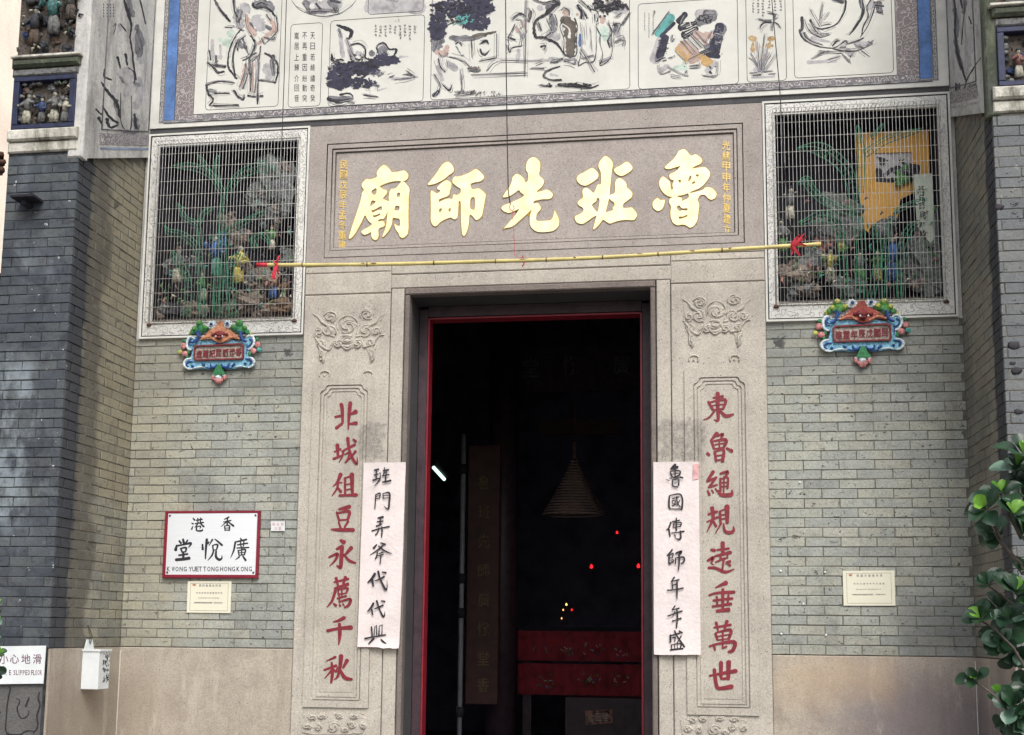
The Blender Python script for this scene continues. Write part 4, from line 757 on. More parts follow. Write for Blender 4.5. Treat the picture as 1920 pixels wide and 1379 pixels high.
picture('ink_painting', (1197, 168, 1385, 8), A4, [
 ('P', "330,540,100 380,360,80; 370,640,50 440,600,50; 800,640,60 860,560,50; 720,130,90 860,130,80"),
 ('T', "355,300,86 470,160,86"), ('G', "350,540,60 400,380,80; 720,200,90 850,150,90; 780,120,60 860,120,50; 830,480,100 920,250,110; 800,420,60"),
 ('N', "370,510,70 420,340,70; 380,330,30 500,210,30; 860,470,100 910,240,86; 540,190,60 600,130,50; 800,500,40 900,510,40"),
 ('W', "455,430,50 500,310,50 540,340,40; 370,580,20 520,490,24"),
 ('K', "550,200,70 590,140,50; 560,250,90 690,210,50; 590,320,90 700,260,60; 650,520,20 810,445,30; 300,310,8 450,110,8; 330,560,9 420,520,9; 480,320,8 480,380,12 500,350,10"),
 ('F', "560,420,80 640,520,80; 590,400,90 700,480,60; 700,320,90 830,320,60; 650,550,60 720,530,50; 740,300,60 780,390,40"), ('O', "530,440,50 600,520,50; 720,500,50 830,560,50; 760,560,50 800,590,40; 640,480,20 560,380,20"),
 ('W', "740,270,36 765,290,20"), ('M', "500,620,40 590,600,50; 590,560,30 610,650,30"),
 ('W', "560,230,8 600,210,6; 610,250,8 660,230,6; 570,280,7 620,270,7; 600,300,7 680,260,6; 640,200,8 650,230,6; 870,300,4 950,320,4; 870,380,4 930,390,4"),
 ('K', "580,350,6 690,470,6; 610,335,6 720,455,6; 640,320,6 745,435,6; 665,310,6 765,415,6; 690,290,6 790,395,6; 560,370,6 660,490,6; 600,550,5 690,505,5 820,450,5; 505,460,5 590,545,5; 840,290,5 800,370,5; 400,550,14 430,545,10; 450,530,14 480,515,10; 500,505,12; 600,570,12 610,580,8; 595,600,12; 610,640,14 600,660,8; 640,600,10 710,590,14; 640,620,5 720,610,5 720,580,5; 820,600,20 830,620,14; 820,650,30 835,660,20; 870,600,14; 760,690,4 880,690,4 890,560,4; 350,590,4 380,670,4 470,640,4; 430,600,4 560,670,4 620,680,4; 470,690,4 560,700,4; 320,100,12 325,120,6"),
 ('O', "600,560,20 640,500,20")],
 [('K', 400, 420, 50, 80, 60, 9), ('K', 780, 170, 70, 40, 40, 12), ('K', 850, 490, 80, 30, 40, 9), ('G', 900, 350, 40, 110, 50, 9)], [(215, 120, 330, 340, 3, 10)], rough=0.15, label='painting of scattered coloured papers')
picture('ink_painting', (1401, 155, 1475, -50), A4, [
 ('P', "1240,640,60 1290,560,60; 1200,700,20 1400,690,20; 1300,540,50 1340,480,30"),
 ('G', "1262,650,10 1232,545,8 1190,480,4; 1272,650,10 1262,520,8 1250,380,4; 1282,650,10 1290,500,8 1312,310,4; 1292,650,10 1332,560,8 1372,490,5; 1300,642,8 1362,560,6 1412,480,3; 1265,640,8 1215,560,7 1200,530,3; 1280,650,8 1320,500,7 1340,420,3; 1180,530,5 1220,560,8"),
 ('K', "1180,660,12 1240,655,16; 1210,682,12 1280,676,14; 1310,652,12 1380,645,8; 1350,672,7 1410,670,5; 1260,175,7 1310,190,18 1370,190,20; 1270,268,5 1290,222,16 1330,200,18; 1342,122,7 1400,140,20 1400,190,12; 1372,282,5 1380,232,16 1392,200,18; 1455,258,5 1432,222,14 1400,202,16; 1320,200,24 1400,206,24; 1380,120,6 1420,130,9; 1430,165,6 1400,180,10")],
 [('O', 1205, 350, 38, 26, 50, 9), ('O', 1210, 430, 24, 44, 40, 9), ('O', 1372, 350, 38, 20, 40, 9), ('O', 1358, 410, 32, 32, 40, 9), ('F', 1260, 470, 80, 60, 30, 7)], [(1190, 0, 1320, 210, 3, 18), (1330, -20, 1480, 150, 3, 18)], rough=0.2, label='narrow painting of narcissus and bamboo')
picture('ink_painting', (1490, 147, 1676, -50), A5, [
 ('P', "610,350,50 700,340,30; 540,400,50 560,430,40; 230,490,30 450,480,20; 700,60,50 740,30,60; 260,300,30 400,330,16"),
 ('G', "780,30,60 792,90,50; 700,350,16 740,320,12; 520,370,20 480,375,9; 560,440,16; 430,0,34 500,18,30"),
 ('K', "182,140,34 185,225,28 165,245,28 200,310,16 300,362,14 420,378,12 480,352,7; 200,152,5 240,240,8 320,292,12 405,272,7; 248,160,26 280,212,18 350,228,14 450,192,14 510,100,18 525,30,20 520,-20,20; 250,180,7 310,262,10 392,262,9; 200,262,28 240,312,22 340,352,14; 420,362,12 452,326,22 480,322,7; 482,352,7 522,322,20 540,345,9; 540,345,9 622,320,18 662,300,14; 640,0,30 662,80,38 640,150,26 582,240,20 550,276,8; 722,0,12 690,60,14 700,130,14 662,210,14 650,272,10; 752,20,20 742,90,14 700,200,10 640,292,9; 430,-10,36 505,20,20; 640,-10,40 650,60,34; 760,40,20 820,50,20; 770,90,16 815,105,12"),
 ('K', "322,212,3 262,105,8 250,75,2.5; 320,182,3 330,92,10 342,30,2.5; 342,152,2.5 390,95,5; 342,202,2.5 402,190,4; 258,462,2.5 330,422,8 400,402,5; 310,400,3 400,402,6 500,406,3; 380,472,2.5 480,440,8; 500,430,8 562,486,5; 640,390,6 702,440,3; 420,380,6 520,400,10 610,400,8 730,350,6; 700,330,8 735,345,6; 560,450,8 585,410,6; 620,360,6 650,380,5")], rough=0.15, label='ink painting of a hollow rock with orchids')

# ------------------------------------------------------------------ painted friezes on the return walls
def frieze(s, label):
    t = thing('painted_frieze', (s*3.15, -0.5, 5.1), label, 'painted plaster')
    X0, X1 = s*CO, s*(CO-0.03); m = MB()
    P = [(-PD+0.014, fl(-PD)), (-0.005, fl(0)), (-0.005, 7.3), (-PD+0.014, 7.3)]
    m.slab([Vector((X1, y, z)) for y, z in P], Vector((X0-X1, 0, 0))); m.build('plaster', 'plaster_frieze', t)
    def band(y0, y1, d0, d1, mat, lift, name):
        m = MB(); x = X1-s*lift
        m.slab([Vector((x, y0, fl(y0)+d0)), Vector((x, y1, fl(y1)+d0)), Vector((x, y1, fl(y1)+d1)), Vector((x, y0, fl(y0)+d1))], Vector((s*lift*0.9, 0, 0))); return m.build(name, mat, t)
    band(-0.80, -0.03, 0.065, 0.082, 'line_blue' if s < 0 else 'ink_pale', 0.002, 'painted_line')
    band(-0.82, -0.03, 0.105, 0.195, 'scroll_grey', 0.003, 'scroll_border')
    m = MB(); x = X1-s*0.0035
    for a, b in ((((-0.80, .225), (-0.045, .225))), ((-0.045, .225), (-0.045, 1.6)), ((-0.80, .225), (-0.80, 1.9))):
        m.tube([Vector((x, a[0], fl(a[0])+a[1])), Vector((x, b[0], fl(b[0])+b[1]))], 0.0045, 5)
    m.build('ruled_line', 'ink_grey', t, 'stuff')
    m = MB()
    if s < 0:
        pl = Plane(0, 0, .25, x=X1)
        k = brush(m, pl, pstr("930,0,20 960,100,30 985,200,26; 1010,250,60 1040,330,80 1060,460,60; 1030,600,60 1050,700,60 1020,800,60; 960,640,50 940,720,40; 900,560,50 960,520,50 980,580,50; 1000,860,60 1020,960,60; 840,650,20 860,760,30; 900,200,50 880,240,30"), 0.0005, 0.000006, mi=2, rough=0.4)
        k = brush(m, pl, pstr("1030,200,40 1050,300,60 1040,420,40; 1000,620,16 1040,640,30; 1010,900,50 1020,980,40 940,1000,50; 900,580,20 930,620,20; 870,760,40 890,860,30; 960,0,40 1000,120,30"), 0.0005, 0.000006, mi=1, rough=0.4, start=k)
        k = brush(m, pl, pstr("930,0,14 960,100,22 985,200,18 975,280,12 990,380,14 1000,480,14 1020,600,14; 1050,0,10 1092,180,10; 880,430,18 902,512,12; 940,408,18 955,490,12; 785,520,12 780,575,14 835,600,12; 760,620,12 800,680,22 850,740,24 885,800,24 900,880,20; 770,800,12 822,880,18 885,925,16; 720,820,12 760,860,12; 740,885,24 768,940,12; 800,895,26 825,955,18 885,940,12; 850,200,6 870,180,5 852,262,5; 900,180,9 945,235,10; 905,700,6 910,930,6 980,970,8 985,720,6; 1010,860,20 1020,960,24; 960,510,8 1000,540,8 1010,620,8"), 0.0005, 0.000006, mi=0, rough=0.4, start=k)
        for cx in (775, 802, 826, 848):
            y = 30
            while y < 130: k = brush(m, pl, [[(cx, y, 5), (cx+4, y+10, 7)]], 0.0005, 0.000006, mi=0, start=k); y += 22
    else:
        pl = Plane(1780, 0, .17413, x=X1)
        k = brush(m, pl, pstr("120,0,70 140,120,60; 260,300,60 220,500,90 200,700,80; 210,940,60 280,920,60; 300,100,50 290,250,40"), 0.0005, 0.000006, mi=2, rough=0.4)
        k = brush(m, pl, pstr("60,100,40 80,260,50 70,420,50 90,560,50 130,740,50; 210,940,40 280,925,40; 90,920,40 80,1040,30; 170,20,50 160,140,40"), 0.0005, 0.000006, mi=1, rough=0.4, start=k)
        k = brush(m, pl, pstr("50,0,20 70,140,22 60,300,22 75,460,24 100,620,26 150,780,26 180,870,16; 170,50,16 150,250,12 130,480,14; 340,620,10 260,740,14 190,860,16 160,1000,18; 210,180,14 240,260,16; 180,790,12; 70,900,16 75,1060,16; 110,900,12 125,1040,12; 150,950,12 160,1030,12; 120,0,24 140,90,20; 230,960,14 290,900,10"), 0.0005, 0.000006, mi=0, rough=0.4, start=k)
    m.build('brushwork', ['ink_black', 'ink_grey', 'ink_pale'], t, 'stuff')
frieze(-1, 'weathered ink frieze on the left return wall beside the mural')
frieze(1, 'weathered ink frieze on the right return wall beside the mural')

# ------------------------------------------------------------------ figures of glazed pottery, used in the window niches and pier reliefs
def figure(m, p, h, robe, head=1, arm=2, turn=0.0, hat=None):
    x, y, z = p; r = h*0.15; ln = rnd.uniform(-.06, .06)*h                  # leaning body with a split, folded robe
    m.tube([(x-r*.35, y, z), (x-r*.3, y-r*.1, z+h*.25), (x+ln*.5, y, z+h*.5)], [r*.62, r*.55, r*.5], 8, robe)
    m.tube([(x+r*.45, y-r*.2, z), (x+r*.35, y, z+h*.22), (x+ln*.5, y, z+h*.5)], [r*.55, r*.6, r*.5], 8, robe)
    m.tube([(x+ln*.4, y, z+h*.40), (x+ln*.7, y-r*.15, z+h*.60), (x+ln, y, z+h*.74), (x+ln, y, z+h*.80)], [r*.72, r*.85, r*.72, r*.26], 9, arm)
    m.ball((x+ln, y-h*.01, z+h*.87), h*.072, head, 8, 6, (.95, 1, 1.2)); m.ball((x+ln, y+h*.012, z+h*.905), h*.072, 0, 8, 6, (1, 1, .8))
    m.ball((x+ln, y-h*.085, z+h*.865), h*.014, head, 5, 4)
    for s in (-1, 1):
        up_ = rnd.uniform(-.12, .22)
        a = Vector((x+ln+s*r*.75, y, z+h*.71)); b = Vector((x+ln+s*r*(1.5+turn*s*.3), y-h*.07, z+h*(.56+up_*.4))); c = Vector((x+s*r*(.8-turn*.6), y-h*.17, z+h*(.52+up_)))
        m.tube([a, b, c], [h*.045, h*.05, h*.062], 6, arm); m.ball(tuple(c+Vector((0, -h*.03, 0))), h*.024, head, 6, 4)
    if hat is not None: m.lathe((x+ln, y, z+h*.92), [(h*.10, 0), (h*.075, h*.03), (h*.05, h*.08), (h*.01, h*.1)], 8, hat)
    if rnd.random() < .5: m.tube([(x+r*1.5, y-h*.12, z+h*.1), (x+r*1.3, y-h*.12, z+h*1.0)], h*.012, 5, 9)
def rock(m, p, r, mi=0, sc=(1, .6, 1)):
    m.ball(p, r, mi, 9, 7, sc, 0.42)
    for i in range(63): m.sm[-1-i] = False
for n_, c_ in (('glaze_dark', (.030, .032, .040)), ('glaze_cream', (.42, .40, .32)), ('glaze_blue', (.025, .05, .14)), ('glaze_teal', (.06, .19, .18)), ('glaze_brown', (.10, .065, .045)), ('glaze_green', (.06, .13, .06)), ('glaze_yellow', (.42, .34, .10)), ('glaze_grey', (.17, .17, .165)), ('glaze_pink', (.28, .13, .11)), ('rock_brown', (.105, .085, .07)), ('rock_pale', (.22, .225, .21))):
    plain(n_, c_, 0.65 if n_.startswith('glaze') else 0.9, 0, 0.5, 45, 0.004)
for n_, c_ in (('bright_cream', (.62, .58, .46)), ('bright_blue', (.05, .13, .36)), ('bright_teal', (.12, .42, .36)), ('bright_brown', (.20, .12, .07)), ('bright_green', (.12, .30, .10)), ('bright_yellow', (.66, .56, .14)), ('bright_grey', (.16, .17, .165)), ('bright_pink', (.52, .24, .20)), ('bright_rock', (.24, .19, .15)), ('bright_stone', (.17, .19, .17))):
    plain(n_, c_, 0.6, 0, 0.5, 45, 0.004)
GLN = ['glaze_dark', 'bright_cream', 'bright_blue', 'bright_teal', 'bright_brown', 'bright_green', 'bright_yellow', 'bright_grey', 'bright_pink', 'bright_rock', 'bright_stone', 'ink_black']
GL = ['glaze_dark', 'glaze_cream', 'glaze_blue', 'glaze_teal', 'glaze_brown', 'glaze_green', 'glaze_yellow', 'glaze_grey', 'glaze_pink', 'rock_brown', 'rock_pale', 'ink_black']

# ------------------------------------------------------------------ carved reliefs at the head of each pier
def pier_head(s, label):
    xi = s*(CO+0.012); xo = s*3.735 if s < 0 else s*4.4
    X = lambda a: s*(CO+a)                                       # a = distance outwards from the inner corner
    wd = abs(xo-xi); y = -PD
    t = thing('pier_relief', ((xi+xo)/2, y, 5.0), label, 'carved relief')
    def bx(n, a0, a1, z0, z1, y0, y1, mat, ch=0.0):
        x0, x1 = sorted((X(a0), X(a1))); m = MB(); m.box((x0, y0, z0), (x1, y1, z1), 0, ch); return m.build(n, mat, t)
    off = 0.0 if s < 0 else -0.075
    z = lambda v: v+off*1.0
    bx('core', 0.03, wd, z(5.085) if s < 0 else 5.02, 7.3, y+0.03, y+0.26, 'rock_brown')
    bx('ledge', 0.0, wd, z(5.085), z(5.165), y-0.02, y+0.03, 'plaster_ledge', 0.01)
    bx('ledge', 0.0, wd, z(5.17), z(5.255), y-0.045, y+0.03, 'plaster_ledge', 0.012)
    m = MB(); x0, x1 = sorted((X(0.04), X(wd-0.02))); b0, b1 = z(5.26), z(5.665)
    for q in ((x0, b0, x1, b0+.035), (x0, b1-.035, x1, b1), (x0, b0+.036, x0+.045, b1-.036), (x1-.045, b0+.036, x1, b1-.036)): m.box((q[0], y-0.03, q[1]), (q[2], y+0.035, q[3]), 0, .004)
    m.build('blue_frame', 'paint_navy', t)
    x2, x3 = x0+.046, x1-.046; n_ = MB()
    for i in range(26):
        u = rnd.uniform(0, 1)
        side = i % 4; px_ = (x2+u*(x3-x2)) if side < 2 else (x2+.012 if side == 2 else x3-.012); pz = (b0+.046 if side == 0 else b1-.046) if side < 2 else b0+.05+u*(b1-b0-.1)
        n_.ball((px_, y+0.0, pz), 0.016, 0, 6, 5, (1.4, .8, 1.0), 0.3)
    n_.build('carved_border', ['glaze_grey'], t, 'stuff')
    def crowd(name, z0, z1, n, figs, big):
        m = MB()
        for i in range(n):
            rock(m, (rnd.uniform(x2, x3), y+rnd.uniform(0.0, 0.03), rnd.uniform(z0, z1)), rnd.uniform(.016, .038), rnd.choice([0, 0, 9, 4, 9, 7, 2, 0]))
        for i in range(n//2):                                     # leaves and twigs
            u, v = rnd.uniform(x2, x3), rnd.uniform(z0+.02, z1); a = rnd.uniform(0, 6.28); l = rnd.uniform(.02, .05)
            m.tube([(u, y-.01, v), (u+l*.5*math.cos(a), y-.03, v+l*.5*math.sin(a)), (u+l*math.cos(a), y-.015, v+l*math.sin(a))], [.006, .010, .003], 5, rnd.choice([0, 9, 5, 7, 1]))
        m.build(name, GL, t, 'stuff')
        for (fx, fz, fh, c1, c2) in figs:
            m = MB(); figure(m, (X(fx), y-0.012, fz), fh, c1, 1, c2, rnd.uniform(-1, 1), 0); m.build('carved_figure', GL, t)
    crowd('carved_foliage', b0+.03, b1-.05, 26, [(.42, b0+.05, .24, 1, 7), (.30, b0+.05, .20, 7, 2), (.20, b0+.045, .25, 1, 7), (.12, b0+.045, .2, 7, 1)] if s < 0 else [(.17, b0+.06, .2, 1, 8), (.3, b0+.05, .16, 7, 7)], 0)
    bx('cornice', 0.03, wd, z(5.675), z(5.73), y-0.025, y+0.03, 'glaze_grey', 0.01); bx('cornice', 0.015, wd, z(5.735), z(5.80), y-0.05, y+0.03, 'moss_dark', 0.02); bx('cornice', 0.0, wd, z(5.803), z(5.822), y-0.06, y+0.03, 'plaster_ledge', 0.004)
    x2, x3 = sorted((X(0.02), X(wd-.01)))
    crowd('carved_foliage', z(5.85), 6.7, 110, [(.40, 5.92, .3, 4, 0), (.25, 6.0, .34, 7, 3), (.12, 6.1, .3, 9, 7), (.45, 6.25, .24, 7, 9)] if s < 0 else [(.2, 5.85, .3, 4, 9)], 1)
    m = MB(); x0, x1 = sorted((X(-0.036), X(0.085 if s < 0 else 0.05))); m.box((x0, y-0.012, 5.03 if s < 0 else 4.99), (x1, y+0.06, 7.3), 0, .012); m.build('corner_strip', 'plaster_frieze' if s < 0 else 'moss_dark', t)
pier_head(-1, 'dark carved relief with small figures at the head of the left pier')
pier_head(1, 'carved relief in a blue frame at the head of the right pier')

# ------------------------------------------------------------------ caged window niches
FZ0, FZ1, OX0, OX1, OZ0, OZ1 = 3.935, 5.647, 1.868, 3.045, 4.068, 5.538
def window(s, label):
    t = thing('window_niche', (s*2.457, 0, FZ0), label, 'window niche')
    cx = s*2.457; W_ = Wall(cx, (FZ0+FZ1)/2, 0.0); hw, hh = 681, (FZ1-FZ0)*500
    def rr(w, h): return [(-w, -h), (w, -h), (w, h), (-w, h)]
    ow_, oh_ = (OX1-OX0)*500, (OZ1-OZ0)*500; oc = (-(OZ0+OZ1)/2+(FZ0+FZ1)/2)*1000; ocx = ((OX0+OX1)/2*s-cx)*1000
    inner = [(x+ocx, z+oc) for x, z in rr(ow_, oh_)]
    ring('plaster_backing', [((GR-0.0)*1000*s-cx*1000, -hh-4), (3.171*1000*s-cx*1000, -hh-4), (3.171*1000*s-cx*1000, hh+6), (GR*1000*s-cx*1000, hh+6)], inner, W_, -0.006, 0.008, 'plaster_frieze', t)
    ring('frame_edge', rr(hw, hh), rr(hw-15, hh-15), W_, 0.0, 0.032, 'plaster_white', t)
    ring('frame_line', rr(hw-15.5, hh-15.5), rr(hw-24, hh-24), W_, 0.0, 0.024, 'ink_black', t)
    ring('frame', rr(hw-24.5, hh-24.5), inner, W_, 0.0, 0.026, 'scroll_white', t)
    m = MB(); st = []                                             # incised cloud curls along the frame
    for i in range(78):
        u, v = rnd.uniform(-hw+40, hw-40), rnd.uniform(-hh+40, hh-30)
        if abs(u-ocx) < ow_+14 and abs(v-oc) < oh_+14: continue
        r_, a0 = rnd.uniform(9, 17), rnd.uniform(0, 6.28); sg = rnd.choice((-1, 1))
        st.append([(u+r_*(1-k/11)*math.cos(a0+sg*k*.75), v+r_*(1-k/11)*math.sin(a0+sg*k*.75), 2.4) for k in range(9)])
    brush(m, W_, st, 0.0266, 0.0, seg=1); m.build('incised_curls', 'ink_grey', t, 'stuff')
    x0, x1 = sorted((s*OX0, s*OX1)); m = MB()
    m.box((x0-.02, 0.002, OZ0), (x0, 0.42, OZ1)); m.box((x1, 0.002, OZ0), (x1+.02, 0.42, OZ1)); m.box((x0-.02, .002, OZ1), (x1+.02, .42, OZ1+.02)); m.box((x0-.02, .002, OZ0-.02), (x1+.02, .42, OZ0))
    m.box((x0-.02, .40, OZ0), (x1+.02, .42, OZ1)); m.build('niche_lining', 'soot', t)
    m = MB(); m.box((x0, -.006, OZ0), (x1, .03, OZ0+.028)); m.build('sill', 'rock_brown', t)
    return t, x0, x1
def grille(s, label):
    t = thing('window_grille', (s*2.457, -0.02, OZ0), label, 'grille'); x0, x1 = sorted((s*(OX0-.018), s*(OX1+.012))); zt, zb, yf, yw = OZ1+.018, OZ0-.012, -0.105, -0.027
    n = 46; me = MB(); me.tube([(0, yw, zt), (0, yf, zt), (0, yf, zb), (0, yw, zb)], 0.0019, 5); proto = me.build('upright_wire', 'wire_steel', t)
    for i in range(1, n):
        o = proto.copy(); COL.objects.link(o); o.parent = t; o.matrix_parent_inverse = proto.matrix_parent_inverse.copy()
        o.location.x = x0+(x1-x0)*i/(n-1)+rnd.uniform(-.002, .002); o.location.z = rnd.uniform(-.003, .003); o.rotation_euler.z = 0
    proto.location.x = x0
    me = MB(); me.tube([(x0, yw, 0), (x0, yf+.003, 0), (x1, yf+.003, 0), (x1, yw, 0)], 0.0022, 5); p2 = me.build('cross_wire', 'wire_cream', t)
    zs = [zt-0.002-(zt-zb)*(i)/13 for i in range(14)]
    for i, z in enumerate(zs[1:]):
        o = p2.copy(); COL.objects.link(o); o.parent = t; o.matrix_parent_inverse = p2.matrix_parent_inverse.copy(); o.location.z = z
    p2.location.z = zs[0]
    m = MB(); m.tube([(x0, yw-.002, zb), (x1, yw-.002, zb), (x1, yw-.002, zt), (x0, yw-.002, zt), (x0, yw-.002, zb)], .005, 6); m.build('rim', 'wire_cream', t)
    for u in (x0, x1):
        m = MB(); m.lathe((u, yw+.002, zb-.02), [(.018, 0), (.022, .012), (.014, .024)], 9); m.build('fixing_boss', 'rust', t)
    return t
tL, a0, a1 = window(-1, 'left plaster window niche framed with white cloud scrolls'); tR, b0_, b1_ = window(1, 'right plaster window niche framed with white cloud scrolls')
grille(-1, 'wire grille over the left window niche, without an orange board behind'); grille(1, 'wire grille over the right window niche, orange board behind')
def cage(t, pl, paths):
    for pth in paths:
        st = [(float(a), float(b), float(c)) for a, b, c in (w.split(',') for w in pth.split())]
        P = catmull(st, 5); Lf, Rt_ = [], []
        for i, (x, y, w) in enumerate(P):
            a, b = P[max(i-1, 0)], P[min(i+1, len(P)-1)]; dx, dy = b[0]-a[0], b[1]-a[1]; l = math.hypot(dx, dy) or 1
            tp = 1.0 if i < len(P)*.75 else max(0.1, 1-(i-len(P)*.75)/(len(P)*.27))
            Lf.append(pl(x-dy/l*w/2*tp, y+dx/l*w/2*tp)); Rt_.append(pl(x+dy/l*w/2*tp, y-dx/l*w/2*tp))
        mid = [(a+b)/2+Vector((0, -.018, 0)) for a, b in zip(Lf, Rt_)]
        m = MB(); m.tube(Lf, .0044, 5); m.tube(Rt_, .0044, 5); m.tube(mid, .0036, 5)
        for i in range(0, len(P)-1, 1): m.tube([Lf[i], mid[i], Rt_[i]], .0024, 4, cap=False)
        m.build('wire_stem', 'wire_green', t)
tw = thing('wire_plant', (-2.5, -0.06, 4.08), 'green wire outline of a plant inside the left window grille', 'wire ornament')
cage(tw, Plane(260, 230, .2973, y=-0.05), ["540,1225,50 530,900,50 530,600,46 545,440,40", "530,450,40 460,335,40 340,280,46 210,278,30", "560,440,40 620,350,50 700,300,60 790,280,70 860,300,50", "510,400,26 490,290,26 500,205,20", "500,400,26 440,300,26 375,205,20", "400,1225,40 390,950,40 370,800,40 290,715,40 190,690,40 165,650,20", "385,780,30 370,650,32 290,600,32 250,510,26", "380,640,24 410,570,26 475,540,18", "450,745,34 550,690,34 680,620,34 800,560,26", "310,1225,40 310,1000,40 250,880,44 205,810,30", "600,1225,44 570,1050,44 580,900,50 640,820,40", "480,1225,36 490,1000,36 500,850,30", "740,800,30 720,740,34 780,710,34 830,770,30"])
tw = thing('wire_plant', (2.5, -0.06, 4.08), 'green wire outline of a plant inside the right window grille', 'wire ornament')
cage(tw, Plane(1420, 180, .3046, y=-0.05), ["630,1255,56 640,950,56 600,650,60 560,480,70 460,370,80 350,320,84 240,330,50", "600,720,44 500,690,44 400,640,44 330,570,50 300,520,60 250,545,40", "540,1255,40 520,950,44 490,790,60 400,740,70 260,790,50", "700,1255,40 740,1000,44 720,790,40", "780,1255,34 790,930,34 820,770,40", "880,1255,40 880,980,44 930,830,44 1000,770,30", "635,600,40 640,330,40 615,185,24", "660,360,44 800,270,44 1010,208,26", "700,260,24 780,175,20", "850,710,30 950,665,30 1040,640,24"])
def niche_things(s, pl, figs, rocks):
    for (u, v, h, c1, c2, lab) in figs:
        p = pl(u, v); m = MB(); figure(m, (p.x, p.y, p.z), h, c1, 1, c2, rnd.uniform(-1, 1), rnd.choice([0, None, 4])); o = m.build('pottery_figure', GLN); tag(o, lab, 'figurine', 'pottery figures in the window niches')
    m = MB()
    for (u, v, r_, mi, sz) in rocks:
        p = pl(u, v); q = p.y+rnd.uniform(-.02, .05); rock(m, (p.x, q, p.z), r_, mi, (1, .6, sz))
        for _ in range(4): rock(m, (p.x+rnd.uniform(-1, 1)*r_, q-rnd.uniform(0, .04), p.z+rnd.uniform(-1, 1)*r_*sz), r_*rnd.uniform(.25, .5), rnd.choice([mi, mi, 7, 9]), (1, .7, 1))
    for _ in range(150):                                          # brittle pottery leaves, sprays and broken edges
        u, v = rnd.uniform(110, 990) if s < 0 else rnd.uniform(130, 1100), 1200-abs(rnd.gauss(0, 260)); p = pl(u, v, .04); l = rnd.uniform(.02, .06); a = rnd.uniform(-2.4, -.7)
        q = [p, p+Vector((math.cos(a)*l*.6, -.02, -math.sin(a)*l*.6)), p+Vector((math.cos(a+.5)*l, -.01, -math.sin(a+.5)*l))]
        m.tube(q, [.004, rnd.uniform(.005, .011), .002], 5, rnd.choice([5, 5, 5, 9, 7, 3, 8, 0, 1]))
    o = m.build('ornamental_rockwork', GLN); tag(o, 'mottled pottery rockwork in the %s window niche' % ('left' if s < 0 else 'right'), 'rockwork', kind='stuff')
pl = Plane(260, 230, .2973, y=0.09)
niche_things(-1, pl, [(240, 1010, .30, 1, 7, 'pale robed pottery figure at the left side of the left niche'), (490, 960, .34, 3, 2, 'blue and teal pottery figure in the middle of the left niche'), (625, 1010, .32, 6, 6, 'yellow robed pottery figure in the left niche'), (405, 1120, .24, 1, 5, 'small pale green pottery figure low in the left niche'), (850, 1110, .24, 2, 8, 'blue pottery figure below the red ribbon in the left niche'), (910, 1140, .22, 1, 4, 'cream pottery figure at the right side of the left niche'), (840, 800, .20, 1, 5, 'cream pottery figure high on the right in the left niche')],
 [(820, 330, .12, 10, 1.6), (760, 460, .10, 10, 1.3), (930, 420, .09, 7, 2.2), (850, 560, .10, 7, 1.1), (560, 620, .07, 9, 1.0), (620, 740, .09, 9, .8), (750, 980, .12, 9, .8), (700, 1140, .12, 9, .7), (900, 1170, .11, 4, .6), (560, 1180, .10, 9, .6), (200, 1180, .10, 0, .6), (360, 1190, .09, 9, .6), (800, 1190, .1, 9, .6), (500, 760, .07, 2, .9), (330, 880, .06, 7, .8), (930, 860, .07, 7, 1.2), (180, 900, .05, 7, 1.2)])
pl = Plane(1420, 180, .3046, y=0.09)
niche_things(1, pl, [(200, 760, .26, 1, 7, 'cream pottery figure at the upper left of the right niche'), (160, 960, .26, 5, 7, 'green pottery figure at the left side of the right niche'), (450, 1140, .26, 1, 6, 'cream and yellow pottery figure in the right niche'), (740, 1140, .24, 6, 5, 'yellow green pottery figure in the right niche'), (830, 1140, .36, 2, 2, 'blue robed pottery figure in the right niche'), (520, 960, .22, 6, 8, 'small yellow pottery figure in the right niche'), (640, 1130, .22, 5, 7, 'small green pottery figure behind the wire stems in the right niche')],
 [(500, 680, .11, 10, .9), (560, 800, .10, 7, 1.6), (400, 820, .09, 7, .9), (250, 1100, .12, 9, .8), (350, 1000, .11, 7, .8), (420, 900, .08, 8, .8), (950, 1080, .12, 7, .9), (1060, 1000, .13, 10, 2.4), (1040, 1150, .12, 10, .6), (560, 1180, .1, 7, .6), (300, 1190, .1, 9, .5), (780, 830, .09, 7, .8), (900, 480, .06, 5, 1), (960, 460, .05, 0, 1.2)])
pl = Plane(1420, 180, .3046, y=0.16)
ob = thing('orange_board', tuple(pl(840, 500)), 'torn orange board standing in the right window niche', 'board')
shape('board', [xy("604,232 830,222 1052,212 1060,500 985,520 960,600 880,640 860,760 790,770 740,830 690,850 650,820 628,650"), xy("722,356 944,350 946,470 870,540 730,535")], pl, 0.0, 0.012, 'wax_orange', ob, smooth=0)
m = MB(); P = Plane(1420, 180, .3046, y=0.158); m.slab([P(722, 352), P(946, 348), P(948, 545), P(722, 545)], Vector((0, .004, 0))); o = m.build('photo_panel', 'ink_pale', ob)
m = MB(); brush(m, P, pstr("740,470,60 760,520,50 840,530,40; 760,390,30 770,420,30; 740,380,14 800,400,12; 860,450,50 900,530,50 930,500,30; 800,480,30 830,450,20; 880,400,20 940,440,16"), .002, rough=.4); m.build('printed_picture', 'glaze_dark', o)
pp = thing('paper_slip', tuple(P(1020, 900)), 'pale green paper slip with ink characters in the right niche', 'paper')
